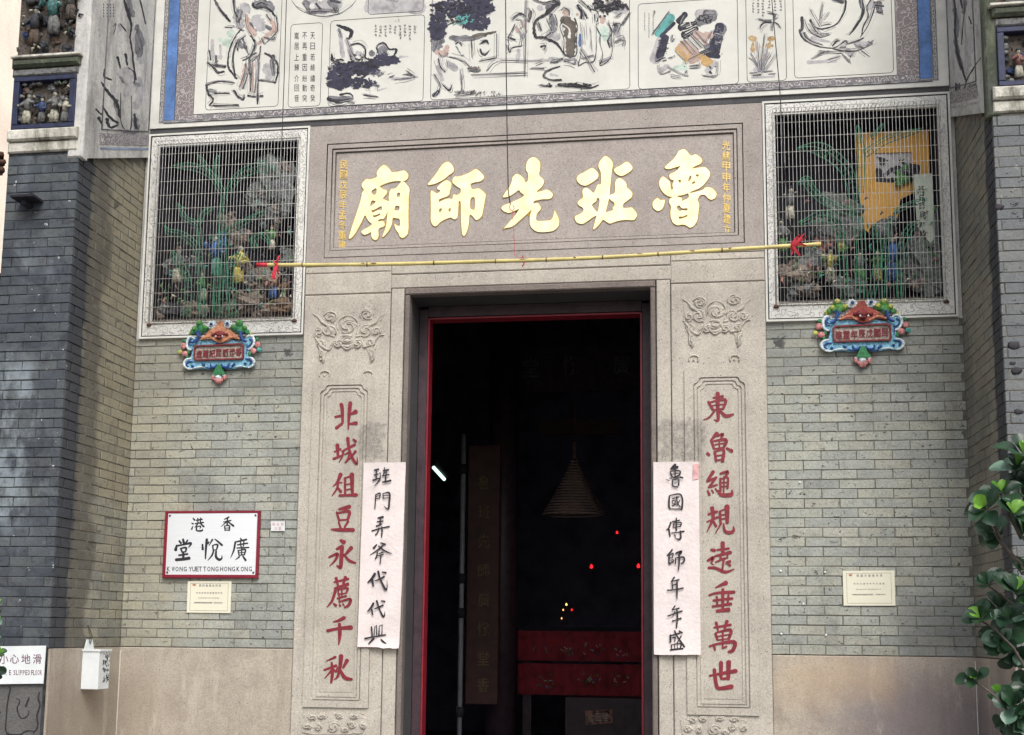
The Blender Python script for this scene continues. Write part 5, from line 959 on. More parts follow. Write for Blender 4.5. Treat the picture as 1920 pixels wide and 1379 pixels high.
P = Plane(1420, 180, .3046, y=0.05); m = MB(); m.slab([P(962, 485), P(1076, 478), P(1086, 880), P(1068, 912), P(982, 800)], Vector((0, .003, 0))); plain('paper_green', (.50, .56, .46), .9, 0, .12, 8, 0); m.build('sheet', 'paper_green', pp)
m = MB(); glyphs(m, [(c, 1008+i*3, 575+i*52, 34, 44) for i, c in enumerate('班先師廟')], P, .001, .0006, .01); m.build('ink_characters', 'ink_black', pp)
# ------------------------------------------------------------------ polychrome pottery cartouches under the niches
for n_, c_ in (('enamel_sky', (.22, .50, .66)), ('enamel_white', (.66, .74, .76)), ('enamel_blue', (.015, .06, .25)), ('enamel_green', (.10, .30, .06)), ('enamel_leaf', (.03, .20, .07)), ('enamel_red', (.36, .07, .05)), ('enamel_orange', (.56, .24, .13)), ('enamel_maroon', (.20, .022, .026)), ('enamel_pink', (.62, .25, .24)), ('enamel_yellow', (.55, .56, .12)), ('enamel_stone', (.40, .34, .29)), ('enamel_teal', (.07, .38, .33))):
    plain(n_, c_, 0.62, 0, 0.42, 60, 0.003)
class Off:
    def __init__(s, pl, d): s.pl, s.d, s.k = pl, Vector(d), pl.k
    def __call__(s, u, v, lift=0.0): return s.pl(u, v, lift)+s.d
def cartouche(pl, text, label, leftish):
    c = pl(917, 615); t = thing('cartouche', (c.x, 0, c.z), label, 'wall ornament', 'painted cartouches under the window niches')
    shape('shell_border', [xy("470,480 440,470 350,410 330,380 370,345 440,345 480,400 560,430 620,420 760,400 900,470 1080,400 1200,430 1280,440 1370,370 1450,330 1520,380 1530,470 1470,545 1430,560 1425,680 1500,690 1555,760 1520,840 1430,862 1350,850 1200,870 1080,885 1000,870 930,800 870,880 750,890 640,870 500,885 400,885 325,850 300,790 340,725 430,700 440,560 370,575 335,520 360,470")], pl, 0.0, 0.028, 'enamel_sky', t, smooth=2)
    def relief_(name, mat, s, lift, r=.5, flat=.8):
        for side in (0, 1):
            m = MB()
            for st in pstr(s):
                if (sum(q[0] for q in st)/len(st) > 917) != bool(side): continue
                if len(st) == 1: st = [(st[0][0]-2, st[0][1], st[0][2]), (st[0][0]+2, st[0][1], st[0][2])]
                P = catmull(st, 5); m.tube([pl(x, y, lift) for x, y, w in P], [max(w, 5)*r/265*0.127 for x, y, w in P], 8, flat=flat)
            if m.v: m.build(name, mat, t)
    k = 1
    relief_('white_scroll', 'enamel_white', "445,570,30 385,572,36 345,520,44 342,430,46 385,370,46 440,372,40 462,410,30; 1390,560,26 1450,560,34 1500,500,44 1515,430,46 1480,360,44 1410,345,40 1370,380,30; 430,715,26 350,735,40 312,795,46 345,855,44 430,888,34 500,872,24; 1430,700,26 1500,715,40 1540,770,46 1515,830,40 1440,862,30; 500,872,22 600,852,28 700,862,16; 1200,850,16 1300,838,26 1400,850,22", .030)
    relief_('blue_scroll', 'enamel_blue', "440,500,16 385,490,26 385,430,26 420,400,22; 1410,520,16 1465,490,26 1480,430,26 1430,395,20; 470,770,20 390,770,28 360,820,28 400,855,20; 1380,720,16 1450,730,26 1500,760,30 1470,810,24; 430,640,12 445,560,16; 1400,640,14 1405,560,16 1400,490,20; 640,800,26 670,825,40 690,815,16; 780,800,18 800,850,40 850,860,40 900,815,30; 970,810,26 1020,855,40 1090,850,44 1110,790,24; 1160,840,36 1210,800,36; 450,830,36 490,850,40; 1370,790,26 1410,800,36; 860,480,26 960,490,20; 700,860,20 800,880,26; 1050,880,24 1170,868,20", .036)
    relief_('leaf_stem', 'enamel_blue', "440,470,40 500,450,50 540,380,40 550,260,26; 545,380,36 600,310,24; 540,340,26 490,290,18; 470,460,30 580,420,18; 1400,450,36 1330,420,50 1290,340,40 1250,230,26; 1290,350,30 1340,290,20; 1270,300,30 1200,270,16; 1380,440,36 1280,400,18", .052)
    m = MB()
    def blob(u, v, ru, rv, lift, mi, d=.5):
        p = pl(u, v, lift); s_ = .125/265; m.ball((p.x, p.y, p.z), 1.0, mi, 10, 7, (ru*s_, max(ru, rv)*s_*d, rv*s_))
    for u, v, a, b in ((550, 170, 62, 68), (485, 255, 58, 62), (640, 240, 72, 60), (575, 250, 60, 80), (430, 290, 40, 50), (1245, 165, 66, 74), (1165, 225, 70, 62), (1330, 240, 58, 60), (1260, 260, 70, 80), (1390, 290, 44, 44)): blob(u, v, a, b, .040, 0)
    m.build('green_leaves', ['enamel_leaf' if leftish else 'enamel_green'], t); m = MB()
    for u, v, a, b in ((545, 150, 44, 40), (470, 240, 36, 36), (665, 225, 44, 34), (1240, 140, 44, 42), (1150, 210, 44, 36), (1345, 225, 36, 36)): blob(u, v, a, b, .054, 0)
    m.build('leaf_highlight', ['enamel_green' if leftish else 'enamel_yellow'], t); m = MB()
    for u, v in ((765, 180), (1045, 170)):
        m = MB()
        for i in range(9):
            a = i*.698; blob(u+62*math.cos(a), v+50*math.sin(a), 26, 22, .042, 0)
        blob(u, v, 58, 48, .040, 0); blob(u+5, v-5, 30, 24, .062, 1); m.build('white_flower', ['enamel_white', 'enamel_blue'], t)
    m = MB()
    for u, v, a, b, mi in ((280, 515, 52, 56, 0), (315, 640, 62, 52, 0), (225, 610, 40, 36, 2), (370, 615, 34, 40, 1), (1580, 490, 50, 54, 0), (1510, 590, 56, 52, 0), (1610, 570, 46, 40, 3), (1450, 640, 28, 50, 1), (290, 430, 36, 34, 1), (1560, 400, 30, 34, 1), (395, 310, 40, 40, 2), (355, 690, 26, 34, 1), (1450, 320, 26, 30, 2)): m = MB(); blob(u, v, a, b, .026, mi); m.build('peach' if mi == 0 else 'bud', ['enamel_pink', 'enamel_leaf', 'enamel_yellow', 'enamel_teal'], t)
    shape('bat_wings', [xy("570,428 600,395 690,330 740,262 820,232 878,130 930,105 972,170 1000,232 1100,268 1200,340 1295,408 1270,420 1150,385 1060,440 930,475 860,450 780,412 700,408")], pl, 0.030, 0.020, 'enamel_orange' if leftish else 'enamel_red', t, smooth=2)
    relief_('wing_edge', 'enamel_orange', "580,425,18 690,380,26 760,380,30 840,430,34; 1280,412,18 1180,370,26 1080,400,34 1020,440,30; 690,340,14 760,290,18; 1110,290,18 1200,350,14", .050)
    m = MB(); p = pl(920, 335, .05); m.ball(tuple(p), .046, 0, 12, 8, (1.0, .55, .62)); p = pl(925, 400, .07); m.ball(tuple(p), .020, 0, 8, 6, (1.5, .8, .6))
    for u in (880, 1000): p = pl(u, 385, .082); m.ball(tuple(p), .0085, 1, 7, 5)
    for u in (810, 1050): p = pl(u, 340, .055); m.ball(tuple(p), .015, 0, 7, 5)
    m.build('bat_head', ['enamel_maroon', 'enamel_white'], t)
    fo = "478,545 512,508 1300,472 1352,515 1362,705 1330,735 520,758 484,725"
    fi = "505,560 530,532 1285,498 1325,530 1335,695 1312,712 535,733 508,708"
    shape('board_frame', [xy(fo), xy(fi)], pl, 0.026, 0.022, 'enamel_maroon', t, smooth=0)
    shape('board', [xy(fi)], pl, 0.024, 0.010, 'enamel_stone', t, smooth=0)
    m = MB(); n = len(text); glyphs(m, [(c_, 572+(1262-572)*i/(n-1), 650-35*i/(n-1)*1.15, 104 if n < 8 else 96, 128) for i, c_ in enumerate(text)], pl, .034, .005, .022)
    m.build('raised_characters', 'enamel_maroon', t)
    m = MB()
    shape('lotus_leaf', [xy("832,962 868,900 900,815 970,815 1000,900 1062,962 990,990 930,978 870,990")], pl, 0.010, 0.030, 'enamel_leaf', t, smooth=2)
    for u, v, a, b, mi in ((835, 1010, 34, 52, 1), (930, 1060, 66, 72, 1), (1035, 1010, 36, 56, 1), (930, 1015, 60, 46, 0), (850, 985, 34, 26, 0), (1020, 985, 34, 26, 0), (880, 1050, 30, 40, 1), (985, 1050, 34, 40, 1)): blob(u, v, a, b, .020+.006*(mi == 0), mi)
    m.build('lotus_bud', ['enamel_white', 'enamel_pink'], t); return t
plR = Plane(1500, 550, .125, y=-0.008)
cartouche(plR, '建重年辰戊國民', 'painted cartouche with green leaves and a dark red bat, below the right niche', False)
cL = fp(413.8, 662.6, -0.008); cR = plR(917, 615)
cartouche(Off(plR, (cL.x-cR.x, 0, cL.z-cR.z)), '造建記照鍾港香', 'painted cartouche with bluish leaves and an orange bat, below the left niche', True)

# ------------------------------------------------------------------ bamboo pole hung across the facade
plain('bamboo', (.62, .52, .20), .45, 0, .14, 9, .001); plain('bamboo_node', (.18, .12, .06), .8, 0, .4, 30, .002); plain('ribbon_red', (.55, .03, .05), .7, 0, .15, 20, 0)
PY = -0.30
P = [fp(a, b, PY) for a, b in ((498, 497), (620, 497), (760, 495), (900, 491), (1010, 488), (1130, 483), (1250, 476), (1390, 467), (1539, 458))]
bp = thing('bamboo_pole', tuple(P[4]), 'yellow bamboo pole hanging level across the front of the doorway', 'pole')
m = MB(); Q = catmull([tuple(p)+(0.0,) for p in P], 8); Q = [Vector(q[:3]) for q in Q]
m.tube(Q, [.0150+.0012*math.sin(i*1.7) for i in range(len(Q))], 10); m.build('cane', 'bamboo', bp)
m = MB()
for i in range(5, len(Q)-2, 7): m.tube([Q[i]-(Q[i+1]-Q[i])*.07, Q[i]+(Q[i+1]-Q[i])*.07], .0176, 10)
for i in (12, 13, 30, 37, 45, 51, 55): m.ball(tuple(Q[i]+Vector((rnd.uniform(-.03, .03), -.010, .005))), .012, 0, 7, 5, (rnd.uniform(1, 3.5), .6, .5), .3)
m.build('node_marks', 'bamboo_node', bp, 'stuff')
m = MB(); m.tube([fp(481, 497, PY), fp(502, 497, PY)], .0165, 10); m.build('red_tape', 'ribbon_red', bp)
def ribbon(px, pts, label):
    t = thing('red_ribbon', tuple(fp(px[0], px[1], PY)), label, 'ribbon'); m = MB()
    for s in pts:
        st = [tuple(float(v) for v in w.split(',')) for w in s.split()]; P_ = [fp(a, b, PY-.02-.008*math.sin(i*2.1+a)) for i, (a, b, w) in enumerate(st)]
        Cc = catmull([tuple(p)+(st[i][2],) for i, p in enumerate(P_)], 5)
        vs = []; 
        for i, q in enumerate(Cc):
            a, b = Cc[max(i-1, 0)], Cc[min(i+1, len(Cc)-1)]; dx, dz = b[0]-a[0], b[2]-a[2]; l = math.hypot(dx, dz) or 1; w = q[3]/270/2
            vs += [(q[0]-dz/l*w, q[1]-.004, q[2]+dx/l*w), (q[0]+dz/l*w, q[1]+.004, q[2]-dx/l*w)]
        m.add(vs, [(2*i, 2*i+1, 2*i+3, 2*i+2) for i in range(len(Cc)-1)], 0, True)
    c_ = fp(px[0], px[1], PY); m.tube([c_+Vector((-.006, 0, 0)), c_+Vector((.006, 0, 0))], .022, 9)
    m.build('ribbon_cloth', 'ribbon_red', t)
ribbon((519, 497), ["519,495,3 521,486,4 524,479,2", "519,495,5 516,505,9 513,518,9 516,524,3", "521,496,3 520,506,4 523,516,3", "516,494,2 512,488,2"], 'red ribbon knotted on the left end of the bamboo pole')
ribbon((1484, 462), ["1484,460,4 1496,452,5 1508,438,2", "1484,460,4 1492,448,4 1500,440,2", "1486,462,4 1500,458,4 1512,462,2", "1486,462,4 1494,472,5 1500,480,3", "1484,464,2 1486,472,3 1484,478,2", "1488,458,3 1505,450,3 1512,444,1"], 'red ribbon bow on the right end of the bamboo pole')
def cord(name, pts, r, mat, label):
    m = MB(); q = [fp(a, b, PY+.0) for a, b in pts]; q[0] = q[0]+(q[0]-q[1]).normalized()*0.9
    m.tube(q, r, 6); o = m.build(name, mat); tag(o, label, 'cord'); return o
cord('cord', [(537, 0), (533, 140), (529, 250), (524, 380), (519, 494)], .0034, 'cord_black', 'thin dark cord in front of the left mural holding the pole end')
cord('cord', [(948, 0), (949, 120), (951, 260), (953, 360), (957, 384)], .0040, 'cord_black', 'dark cord hanging down the middle over the gold characters')
cord('cord', [(1447, 0), (1455, 90), (1463, 180), (1467, 260), (1478, 400), (1486, 460)], .0034, 'cord_black', 'thin dark cord crossing the right mural holding the pole end')
m = MB(); m.tube([fp(a, b, PY) for a, b in ((957, 384), (955, 388), (957, 394), (961, 396), (964, 392), (963, 385))], .003, 6); m.tube([fp(a, b, PY) for a, b in ((961, 396), (962, 420), (964, 450), (965, 478), (972, 483), (981, 483))], .0018, 5)
m.tube([fp(a, b, PY-.005) for a, b in ((980, 481), (983, 488), (982, 496), (979, 500))], .005, 6); o = m.build('hook_and_thread', 'ribbon_red'); tag(o, 'small hook and red thread tied to the middle of the pole', 'thread')

# ------------------------------------------------------------------ white paper couplets
BLK = ["270,160,22 325,145,22; 300,150,18 292,215,18 295,280,18; 265,225,18 320,210,18; 250,295,24 330,268,16; 345,195,16 350,215,14; 350,235,16 338,290,18 270,372,8; 405,120,10 400,200,16 375,240,12; 390,165,20 460,155,24; 430,170,18 420,300,20; 395,235,16 465,220,18; 380,320,20 430,315,22 490,300,26",
 "287,490,16 275,680,14; 290,492,14 345,472,18 340,540,12; 295,515,10 340,508,8; 295,545,12 340,540,10; 385,475,14 390,545,14; 390,477,12 472,470,22 470,600,24 455,688,20 402,650,6; 395,507,9 465,502,8; 395,542,10 465,535,10",
 "315,810,16 385,795,28; 350,810,16 345,905,18; 305,860,14 385,850,20; 295,920,20 370,892,16; 235,985,18 350,950,16 470,925,20; 330,945,18 315,1000,16 285,1040,18; 370,930,16 372,1000,22 365,1070,14",
 "298,1172,18 258,1220,28; 350,1145,12 415,1168,26; 385,1180,22 320,1240,20 210,1312,8; 325,1190,16 400,1250,20 500,1295,12; 310,1270,16 300,1330,20 280,1368,14; 330,1292,12 385,1275,18; 305,1325,12 395,1303,14; 358,1312,18 345,1432,14"]
BLK2 = ["275,262,34 235,325,32 180,382,16; 238,350,32 255,430,20; 275,358,14 340,335,20 400,300,24; 320,230,28 345,325,22 415,470,28 440,455,14 440,350,4; 378,240,20 425,250,24",
 "255,665,30 225,720,26 175,775,14; 232,750,24 245,820,18; 265,742,12 320,720,20 385,690,22; 300,632,26 335,740,20 392,850,24 412,775,4; 362,632,18 410,640,22",
 "228,985,20 240,1115,20; 272,982,8 265,1100,14; 298,962,8 300,1090,18; 335,972,8 330,1110,22; 375,962,8 370,1090,14; 275,982,8 298,965,8; 340,972,8 380,955,8; 140,1145,24 240,1122,18 420,1092,18; 262,1140,26 190,1212,16; 355,1150,12 385,1185,26 425,1212,14"]
BRK = ["370,85,34 340,120,34 310,145,18; 330,130,40 400,118,36; 300,182,16 330,252,20; 310,176,12 430,170,20 420,230,22 345,257,12; 370,150,14 370,240,12; 330,215,10 415,200,10; 245,285,6 285,300,12; 290,272,8 380,262,10 470,262,14; 435,245,8 470,264,24; 335,290,16 340,375,18 400,388,20; 345,290,12 415,284,16 415,370,18; 355,336,12 390,332,12",
 "292,510,20 285,640,24 300,682,20; 300,502,14 430,485,20 470,560,20 460,690,24; 300,687,12 455,687,16; 330,545,14 420,525,14; 330,577,12 368,570,12 365,612,12 335,612,10 330,580,10; 330,642,14 385,620,14; 390,520,16 400,600,16 440,660,14; 432,570,14 390,640,8",
 "310,870,22 285,940,20 248,976,8; 285,962,24 300,1062,16; 330,860,16 430,840,16; 385,808,16 385,980,20; 345,877,12 345,930,12; 345,877,10 450,870,16 440,925,14; 350,905,8 440,900,8; 345,937,12 440,925,12; 320,1012,14 400,1005,14 490,990,20; 440,985,18 445,1080,24 412,1100,20 365,1075,6; 355,1035,12 375,1057,16",
 "330,1240,20 300,1280,20 262,1318,18; 288,1305,22 285,1425,20; 300,1312,14 342,1290,16 335,1340,14; 300,1352,12 335,1346,10; 290,1440,16 350,1388,14; 308,1387,12 345,1377,10 340,1420,12; 378,1290,20 455,1265,30 415,1320,16; 375,1352,16 375,1432,14; 380,1352,12 482,1342,22 490,1400,22 450,1432,14; 420,1310,18 425,1400,22 415,1525,12"]
BRK2 = ["340,295,20 300,352,12; 310,347,12 402,325,18; 320,397,14 382,380,14; 308,350,10 315,400,14 320,452,12; 250,462,18 330,457,16 455,435,20; 375,335,18 375,450,22 375,575,12",
 "350,665,18 312,712,14; 320,717,12 402,695,18; 255,797,16 350,760,16 440,730,20; 315,862,20 370,842,12 425,825,24; 348,740,14 318,800,8; 370,705,14 380,800,22 368,945,16",
 "285,1050,16 410,1015,16; 290,1042,22 290,1132,22; 310,1080,12 350,1070,16 345,1122,14; 345,985,18 380,1060,18 470,1192,22; 430,1050,16 370,1152,8; 402,988,16 440,1012,22; 300,1170,14 310,1227,12; 300,1167,10 420,1150,14 415,1220,16; 345,1165,10 345,1227,10; 380,1160,10 380,1227,10; 290,1232,20 450,1216,22"]
def strip(corners, glyph_sets, label, pink):
    t = thing('paper_couplet', tuple((fp(*corners[2])+fp(*corners[3]))/2), label, 'paper strip')
    tl, tr, bl, br = [fp(*c, -0.060) for c in corners]; m = MB(); nx_, nz_ = 8, 40; vs = []
    for j in range(nz_+1):
        for i in range(nx_+1):
            a, b = i/nx_, j/nz_; p = (tl*(1-a)+tr*a)*(1-b)+(bl*(1-a)+br*a)*b
            w = .0036*math.sin(b*9+a*3)+.0028*math.sin(b*31+a*7)*a+.0025*math.sin(a*12+b*5)-.010*(max(0, b-.93)/.07)**2*(.3+a)-.006*(max(0, .05-b)/.05)**2; 
            if j == nz_: p.x += rnd.uniform(-.003, .003); p.z += rnd.uniform(-.004, .004)
            vs.append((p.x, p.y+w, p.z))
    m.add(vs, [(j*(nx_+1)+i, (j+1)*(nx_+1)+i, (j+1)*(nx_+1)+i+1, j*(nx_+1)+i+1) for j in range(nz_) for i in range(nx_)], 0, True); m.build('paper_sheet', 'paper', t)
    for gs, ox, oy, k in glyph_sets:
        pl = Plane(ox, oy, k, y=-0.0695)
        for g_ in gs: m = MB(); brush(m, pl, pstr(g_), .0002, .00006, rough=.06, wmul=1.08); m.build('ink_character', 'ink_black', t)
    for q in pink:
        m = MB(); m.poly([fp(a, b, -0.069) for a, b in q]); m.build('pink_stain', 'paper_pink', t)
strip(((682, 868), (761, 867), (670, 1213), (749, 1217)), [(BLK, 665, 860, .13784), (BLK2, 665, 1040, .13784)], 'white paper strip with seven black characters ending in two repeated ones, left of the door', [])
strip(((1225, 867), (1310, 866), (1226, 1228), (1314, 1229)), [(BRK, 1215, 860, .13784), (BRK2, 1215, 1040, .14512)], 'white paper strip with seven black characters and a pink top corner, right of the door', [[(1300, 871), (1310, 870), (1310, 898), (1299, 900)]])

# ------------------------------------------------------------------ name plate, labels and notices on the bricks
m_, t_, b_ = base('brushed_steel', 0.24, 0.35); p_ = pos(t_, (1, 1, 60)); n__ = noise(t_, p_, 4, 4)
t_.links.new(ramp(t_, n__, [(.3, (.86, .88, .90)), (.7, (.97, .98, 1.0))]), b_.inputs['Base Color']); bump(t_, b_, n__, .0003)
plain('frame_crimson', (.22, .010, .028), .4, 0, .1, 10, 0)
np2 = thing('name_plate', tuple(fp(396, 1085, -.02)), 'brushed steel name plate in a crimson frame on the left brick panel', 'name plate')
a, b = fp(304, 1084, -.03), fp(489, 958, -.03); x0, x1, z0, z1 = (fp(310, 958, -.03).x+a.x)/2, (b.x+fp(482, 1085, -.03).x)/2, a.z, b.z
m = MB(); w_ = .026
for q in ((x0, z0, x1, z0+w_), (x0, z1-w_*.7, x1, z1), (x0, z0+w_+.0005, x0+w_, z1-w_*.7-.0005), (x1-w_*.8, z0+w_+.0005, x1, z1-w_*.7-.0005)): m.box((q[0], -.034, q[1]), (q[2], -.008, q[3]), 0, .003)
m.build('crimson_frame', 'frame_crimson', np2)
m = MB(); m.box((x0+w_*.8, -.030, z0+w_*.8), (x1-w_*.7, -.010, z1-w_*.6)); m.build('steel_plate', 'brushed_steel', np2)
m = MB()
for u, v in ((x0+.04, z1-.036), (x1-.036, z1-.036), (x0+.04, z0+.042), (x1-.036, z0+.042)): m.ball((u, -.031, v), .009, 0, 8, 5, (1, .6, 1))
m.build('screw', 'rust', np2, 'stuff')
SG = ["880,216,8 935,188,16; 872,246,10 958,228,14; 918,200,15 915,290,14; 905,245,14 845,300,5; 928,245,12 990,292,20; 885,292,12 890,346,12; 890,292,8 940,288,14 940,346,13; 890,318,9 935,316,8; 890,342,10 938,340,10",
 "515,203,12 532,222,18; 498,258,10 515,268,16; 498,330,16 512,295,8; 550,226,12 622,214,14; 570,203,13 572,256,13; 603,200,13 600,255,12; 540,266,12 636,250,14; 570,265,13 535,312,7; 600,260,13 640,300,18; 560,298,8 602,295,13 595,322,8; 560,296,13 558,345,15 620,347,16 624,328,6",
 "396,448,18 406,492,24; 352,468,18 372,494,20; 450,462,16 425,494,14; 322,520,16 310,575,30; 320,527,18 400,512,16 490,495,22 462,545,8; 370,558,18 385,600,16; 370,556,12 432,548,20 425,598,15; 385,597,12 425,595,12; 348,637,18 450,622,18; 400,605,20 400,680,24; 315,690,28 400,682,28 470,670,30",
 "625,510,16 628,568,22; 676,450,24 665,560,20 660,678,12; 700,478,12 690,500,14; 742,452,18 700,525,6; 770,447,10 800,470,16 855,518,20; 745,520,14 752,582,14; 745,520,10 802,512,18 790,572,13; 752,577,10 790,572,10; 755,588,16 735,640,16 688,696,6; 785,590,18 785,655,22 820,688,24 852,672,16 852,638,5",
 "1072,440,14 1088,462,18; 1010,482,14 1142,452,18; 1012,480,18 992,580,16 955,668,5; 1035,515,13 1155,495,15; 1072,482,12 1076,532,12; 1112,475,13 1106,530,12; 1030,552,13 1170,545,14; 1045,580,14 1056,640,12; 1050,582,10 1128,570,16 1116,632,13; 1055,608,9 1118,602,8; 1055,637,10 1118,630,11; 1086,535,11 1086,635,12; 1058,655,16 1012,692,6; 1100,648,14 1132,695,22"]
pl = Plane(280, 940, .15951, y=-.0305)
for g_ in SG: m = MB(); brush(m, pl, pstr(g_), .0003, .00005, rough=.04, wmul=1.3); m.build('black_character', 'ink_black', np2)
m = MB(); word = 'KWONG YUET TONG HONG KONG'; us = [225, 282, 326, 374, 422, 0, 482, 522, 562, 600, 0, 652, 700, 748, 795, 0, 850, 898, 945, 990, 0, 1044, 1094, 1138, 1188]
glyphs(m, [(c_, u, 798, 36, 56) for c_, u in zip(word, us) if c_ != ' '], pl, .0003, .0006, .010); 
m.build('small_lettering', 'ink_black', np2)
def card(name, mapper, pts, th, mat, label, cat):
    m = MB(); m.slab([mapper(*p) for p in pts], Vector((0, th, 0)) if mapper.x is None else Vector((-mapper.n.x*th, 0, 0))); o = m.build(name, mat); tag(o, label, cat); return o
P1 = Plane(0, 0, 1, y=-.013)
o = card('small_label', P1, [(508, 978), (534, 978), (534, 996), (508, 996)], .004, 'white_paint', 'tiny white label stuck on the bricks right of the steel name plate', 'label')
m = MB(); glyphs(m, [(c_, 513+8*i, 983, 5.5, 6) for i, c_ in enumerate('廣悅堂')]+[(c_, 517+8*i, 991, 5.5, 6) for i, c_ in enumerate('悅堂')], Plane(0, 0, 1, y=-.0135), .0003, .0004); m.build('faded_print', 'paper_pink', o)
def notice(c, label):
    o = card('notice', P1, c, .005, 'cream', label, 'notice'); tl, tr, br, bl = c; P_ = Plane(0, 0, 1, y=-.0138)
    L = lambda a, b: ((tl[0]*(1-a)+tr[0]*a)*(1-b)+(bl[0]*(1-a)+br[0]*a)*b, (tl[1]*(1-a)+tr[1]*a)*(1-b)+(bl[1]*(1-a)+br[1]*a)*b)
    m = MB(); it = []
    for b_, a0_, a1_, n, sz in ((.14, .29, .74, 7, 4.2), (.37, .22, .78, 10, 3.0), (.53, .26, .72, 15, 1.9), (.68, .18, .56, 14, 2.6), (.68, .63, .80, 6, 2.4)):
        for i in range(n): x, y = L(a0_+(a1_-a0_)*i/(n-1), b_); it.append((rnd.choice('香港廣悅堂先師廟重建年民國'), x, y, sz, sz))
    glyphs(m, it, P_, .0003, .0004); m.build('printed_lines', 'ink_grey', o, 'stuff')
    m = MB(); pts = [L(.07, .07), L(.93, .07), L(.93, .93), L(.07, .93), L(.07, .07)]
    for a, b in zip(pts, pts[1:]): brush(m, P_, [[(a[0], a[1], .7), (b[0], b[1], .7)]], .0002, seg=1)
    m.build('printed_border', 'enamel_stone', o, 'stuff')
    m = MB(); x, y = L(.15, .12); m.poly([P_(x+3.6*math.cos(q*.785), y+2*math.sin(q*.785), .0004) for q in range(8)][::-1]); m.build('printed_emblem', 'enamel_orange', o)
notice([(352, 1090), (434, 1090), (432, 1150), (350, 1149)], 'cream notice on the bricks under the steel name plate')
notice([(1580, 1071), (1677, 1070), (1679, 1136), (1582, 1136)], 'cream notice alone on the right brick panel')
m = MB()
for a, b in ((1464, 1071), (1547, 1073), (1506, 1133), (1465, 1189), (1549, 1191), (1500, 905)): p = fp(a, b, -.010); m.ball(tuple(p), .0085, 0, 7, 5, (1, .5, 1))
o = m.build('wall_plug', 'white_paint'); tag(o, 'white wall plugs dotted on the right brick panel beside the doorway', 'wall plugs', kind='stuff')

# ------------------------------------------------------------------ caution sign, alms box, bracket
P2 = Plane(0, 0, 1, y=-PD-.035)
cs = thing('caution_sign', tuple(P2(20, 1282)), 'white plastic caution sign about a slippery floor on the left pier', 'sign')
m = MB(); m.slab([P2(-62, 1213), P2(86, 1211), P2(81, 1282), P2(-60, 1284)], Vector((0, .006, 0))); m.build('sign_board', 'white_paint', cs)
plain('print_purple', (.16, .045, .10), .6, 0, .3, 30, 0)
P3 = Plane(0, 1100, .20229, y=-PD-.0352); m = MB()
glyphs(m, [('小', 38, 672, 78, 92), ('心', 135, 672, 84, 84), ('地', 240, 672, 84, 88), ('滑', 345, 672, 80, 88)], P3, .0003, .0006, .004); m.build('printed_characters', 'print_purple', cs)
m = MB(); tx_ = 'SLIPPED FLOOR'; glyphs(m, [(c_, u, 798, 17 if c_ != 'I' else 4, 46) for c_, u in zip('BEWARESLIPPEDFLOOR', [-66, -40, -14, 14, 74-22, 94, 134, 158, 176, 196, 220, 244, 268, 298, 316, 336, 358, 380]) if True], P3, .0003, .0006, .006); m.build('printed_letters', 'print_purple', cs)
ab = thing('alms_box', (-CO+.06, -.46, 1.17), 'small white metal box hung by a wire on the left return wall', 'box')
yb0, yb1, zb0, zb1 = -.60, -.44, 1.205, 1.475
m = MB(); m.box((-CO+.014, yb0, zb0), (-CO+.145, yb1, zb1)); m.build('box_body', 'white_paint', ab)
m = MB(); m.box((-CO+.012, yb0-.008, zb1+.0005), (-CO+.155, yb1+.008, zb1+.014)); m.build('lid', 'white_paint', ab)
m = MB(); xx = -CO+.016; m.slab([Vector((xx, yb0+.01, zb1+.0145)), Vector((xx, yb1-.01, zb1+.0145)), Vector((xx, yb1-.04, zb1+.085)), Vector((xx, yb0+.04, zb1+.085))], Vector((.005, 0, 0))); m.build('hanging_tab', 'white_paint', ab)
m = MB(); m.tube([Vector((xx+.01, -.52, zb1+.05)), Vector((xx+.012, -.50, zb1+.10)), Vector((xx+.006, -.53, zb1+.16)), Vector((xx-.01, -.535, zb1+.19))], .0032, 6); m.tube([Vector((xx+.01, -.53, zb1+.06)), Vector((xx+.016, -.54, zb1+.11)), Vector((xx-.005, -.53, zb1+.17))], .0025, 6); m.build('hanging_wire', 'cord_black', ab)
m = MB(); plb = Plane(0, 1100, .20229, y=None, x=-CO+.1455)
st = [[(870+rnd.uniform(-30, 45), 600+rnd.uniform(0, 320), rnd.uniform(4, 16)), (870+rnd.uniform(-30, 45), 610+rnd.uniform(0, 320), rnd.uniform(3, 10))] for _ in range(0)]
for i in range(80):
    y_, z_ = rnd.uniform(yb0+.055, yb1-.008), rnd.uniform(zb0+.03, zb1-.01); r_ = rnd.uniform(.003, .009)
    m.poly([(-CO+.1455+i*.00002, y_+r_*math.cos(q)*rnd.uniform(.6, 1.2), z_+r_*1.4*math.sin(q)*rnd.uniform(.6, 1.2)) for q in (0, 1.05, 2.1, 3.14, 4.2, 5.2)])
m.build('peeling_marks', 'ink_black', ab, 'stuff')
m = MB(); m.box((-3.60, -PD-.14, 4.700), (-3.42, -PD-.002, 4.716)); m.box((-3.535, -PD-.10, 4.66), (-3.50, -PD-.002, 4.6995)); m.box((-3.50, -PD-.05, 4.7165), (-3.49, -PD-.002, 4.76)); o = m.build('iron_bracket', 'soot'); tag(o, 'short dark iron bracket sticking out of the left slate pier', 'bracket')

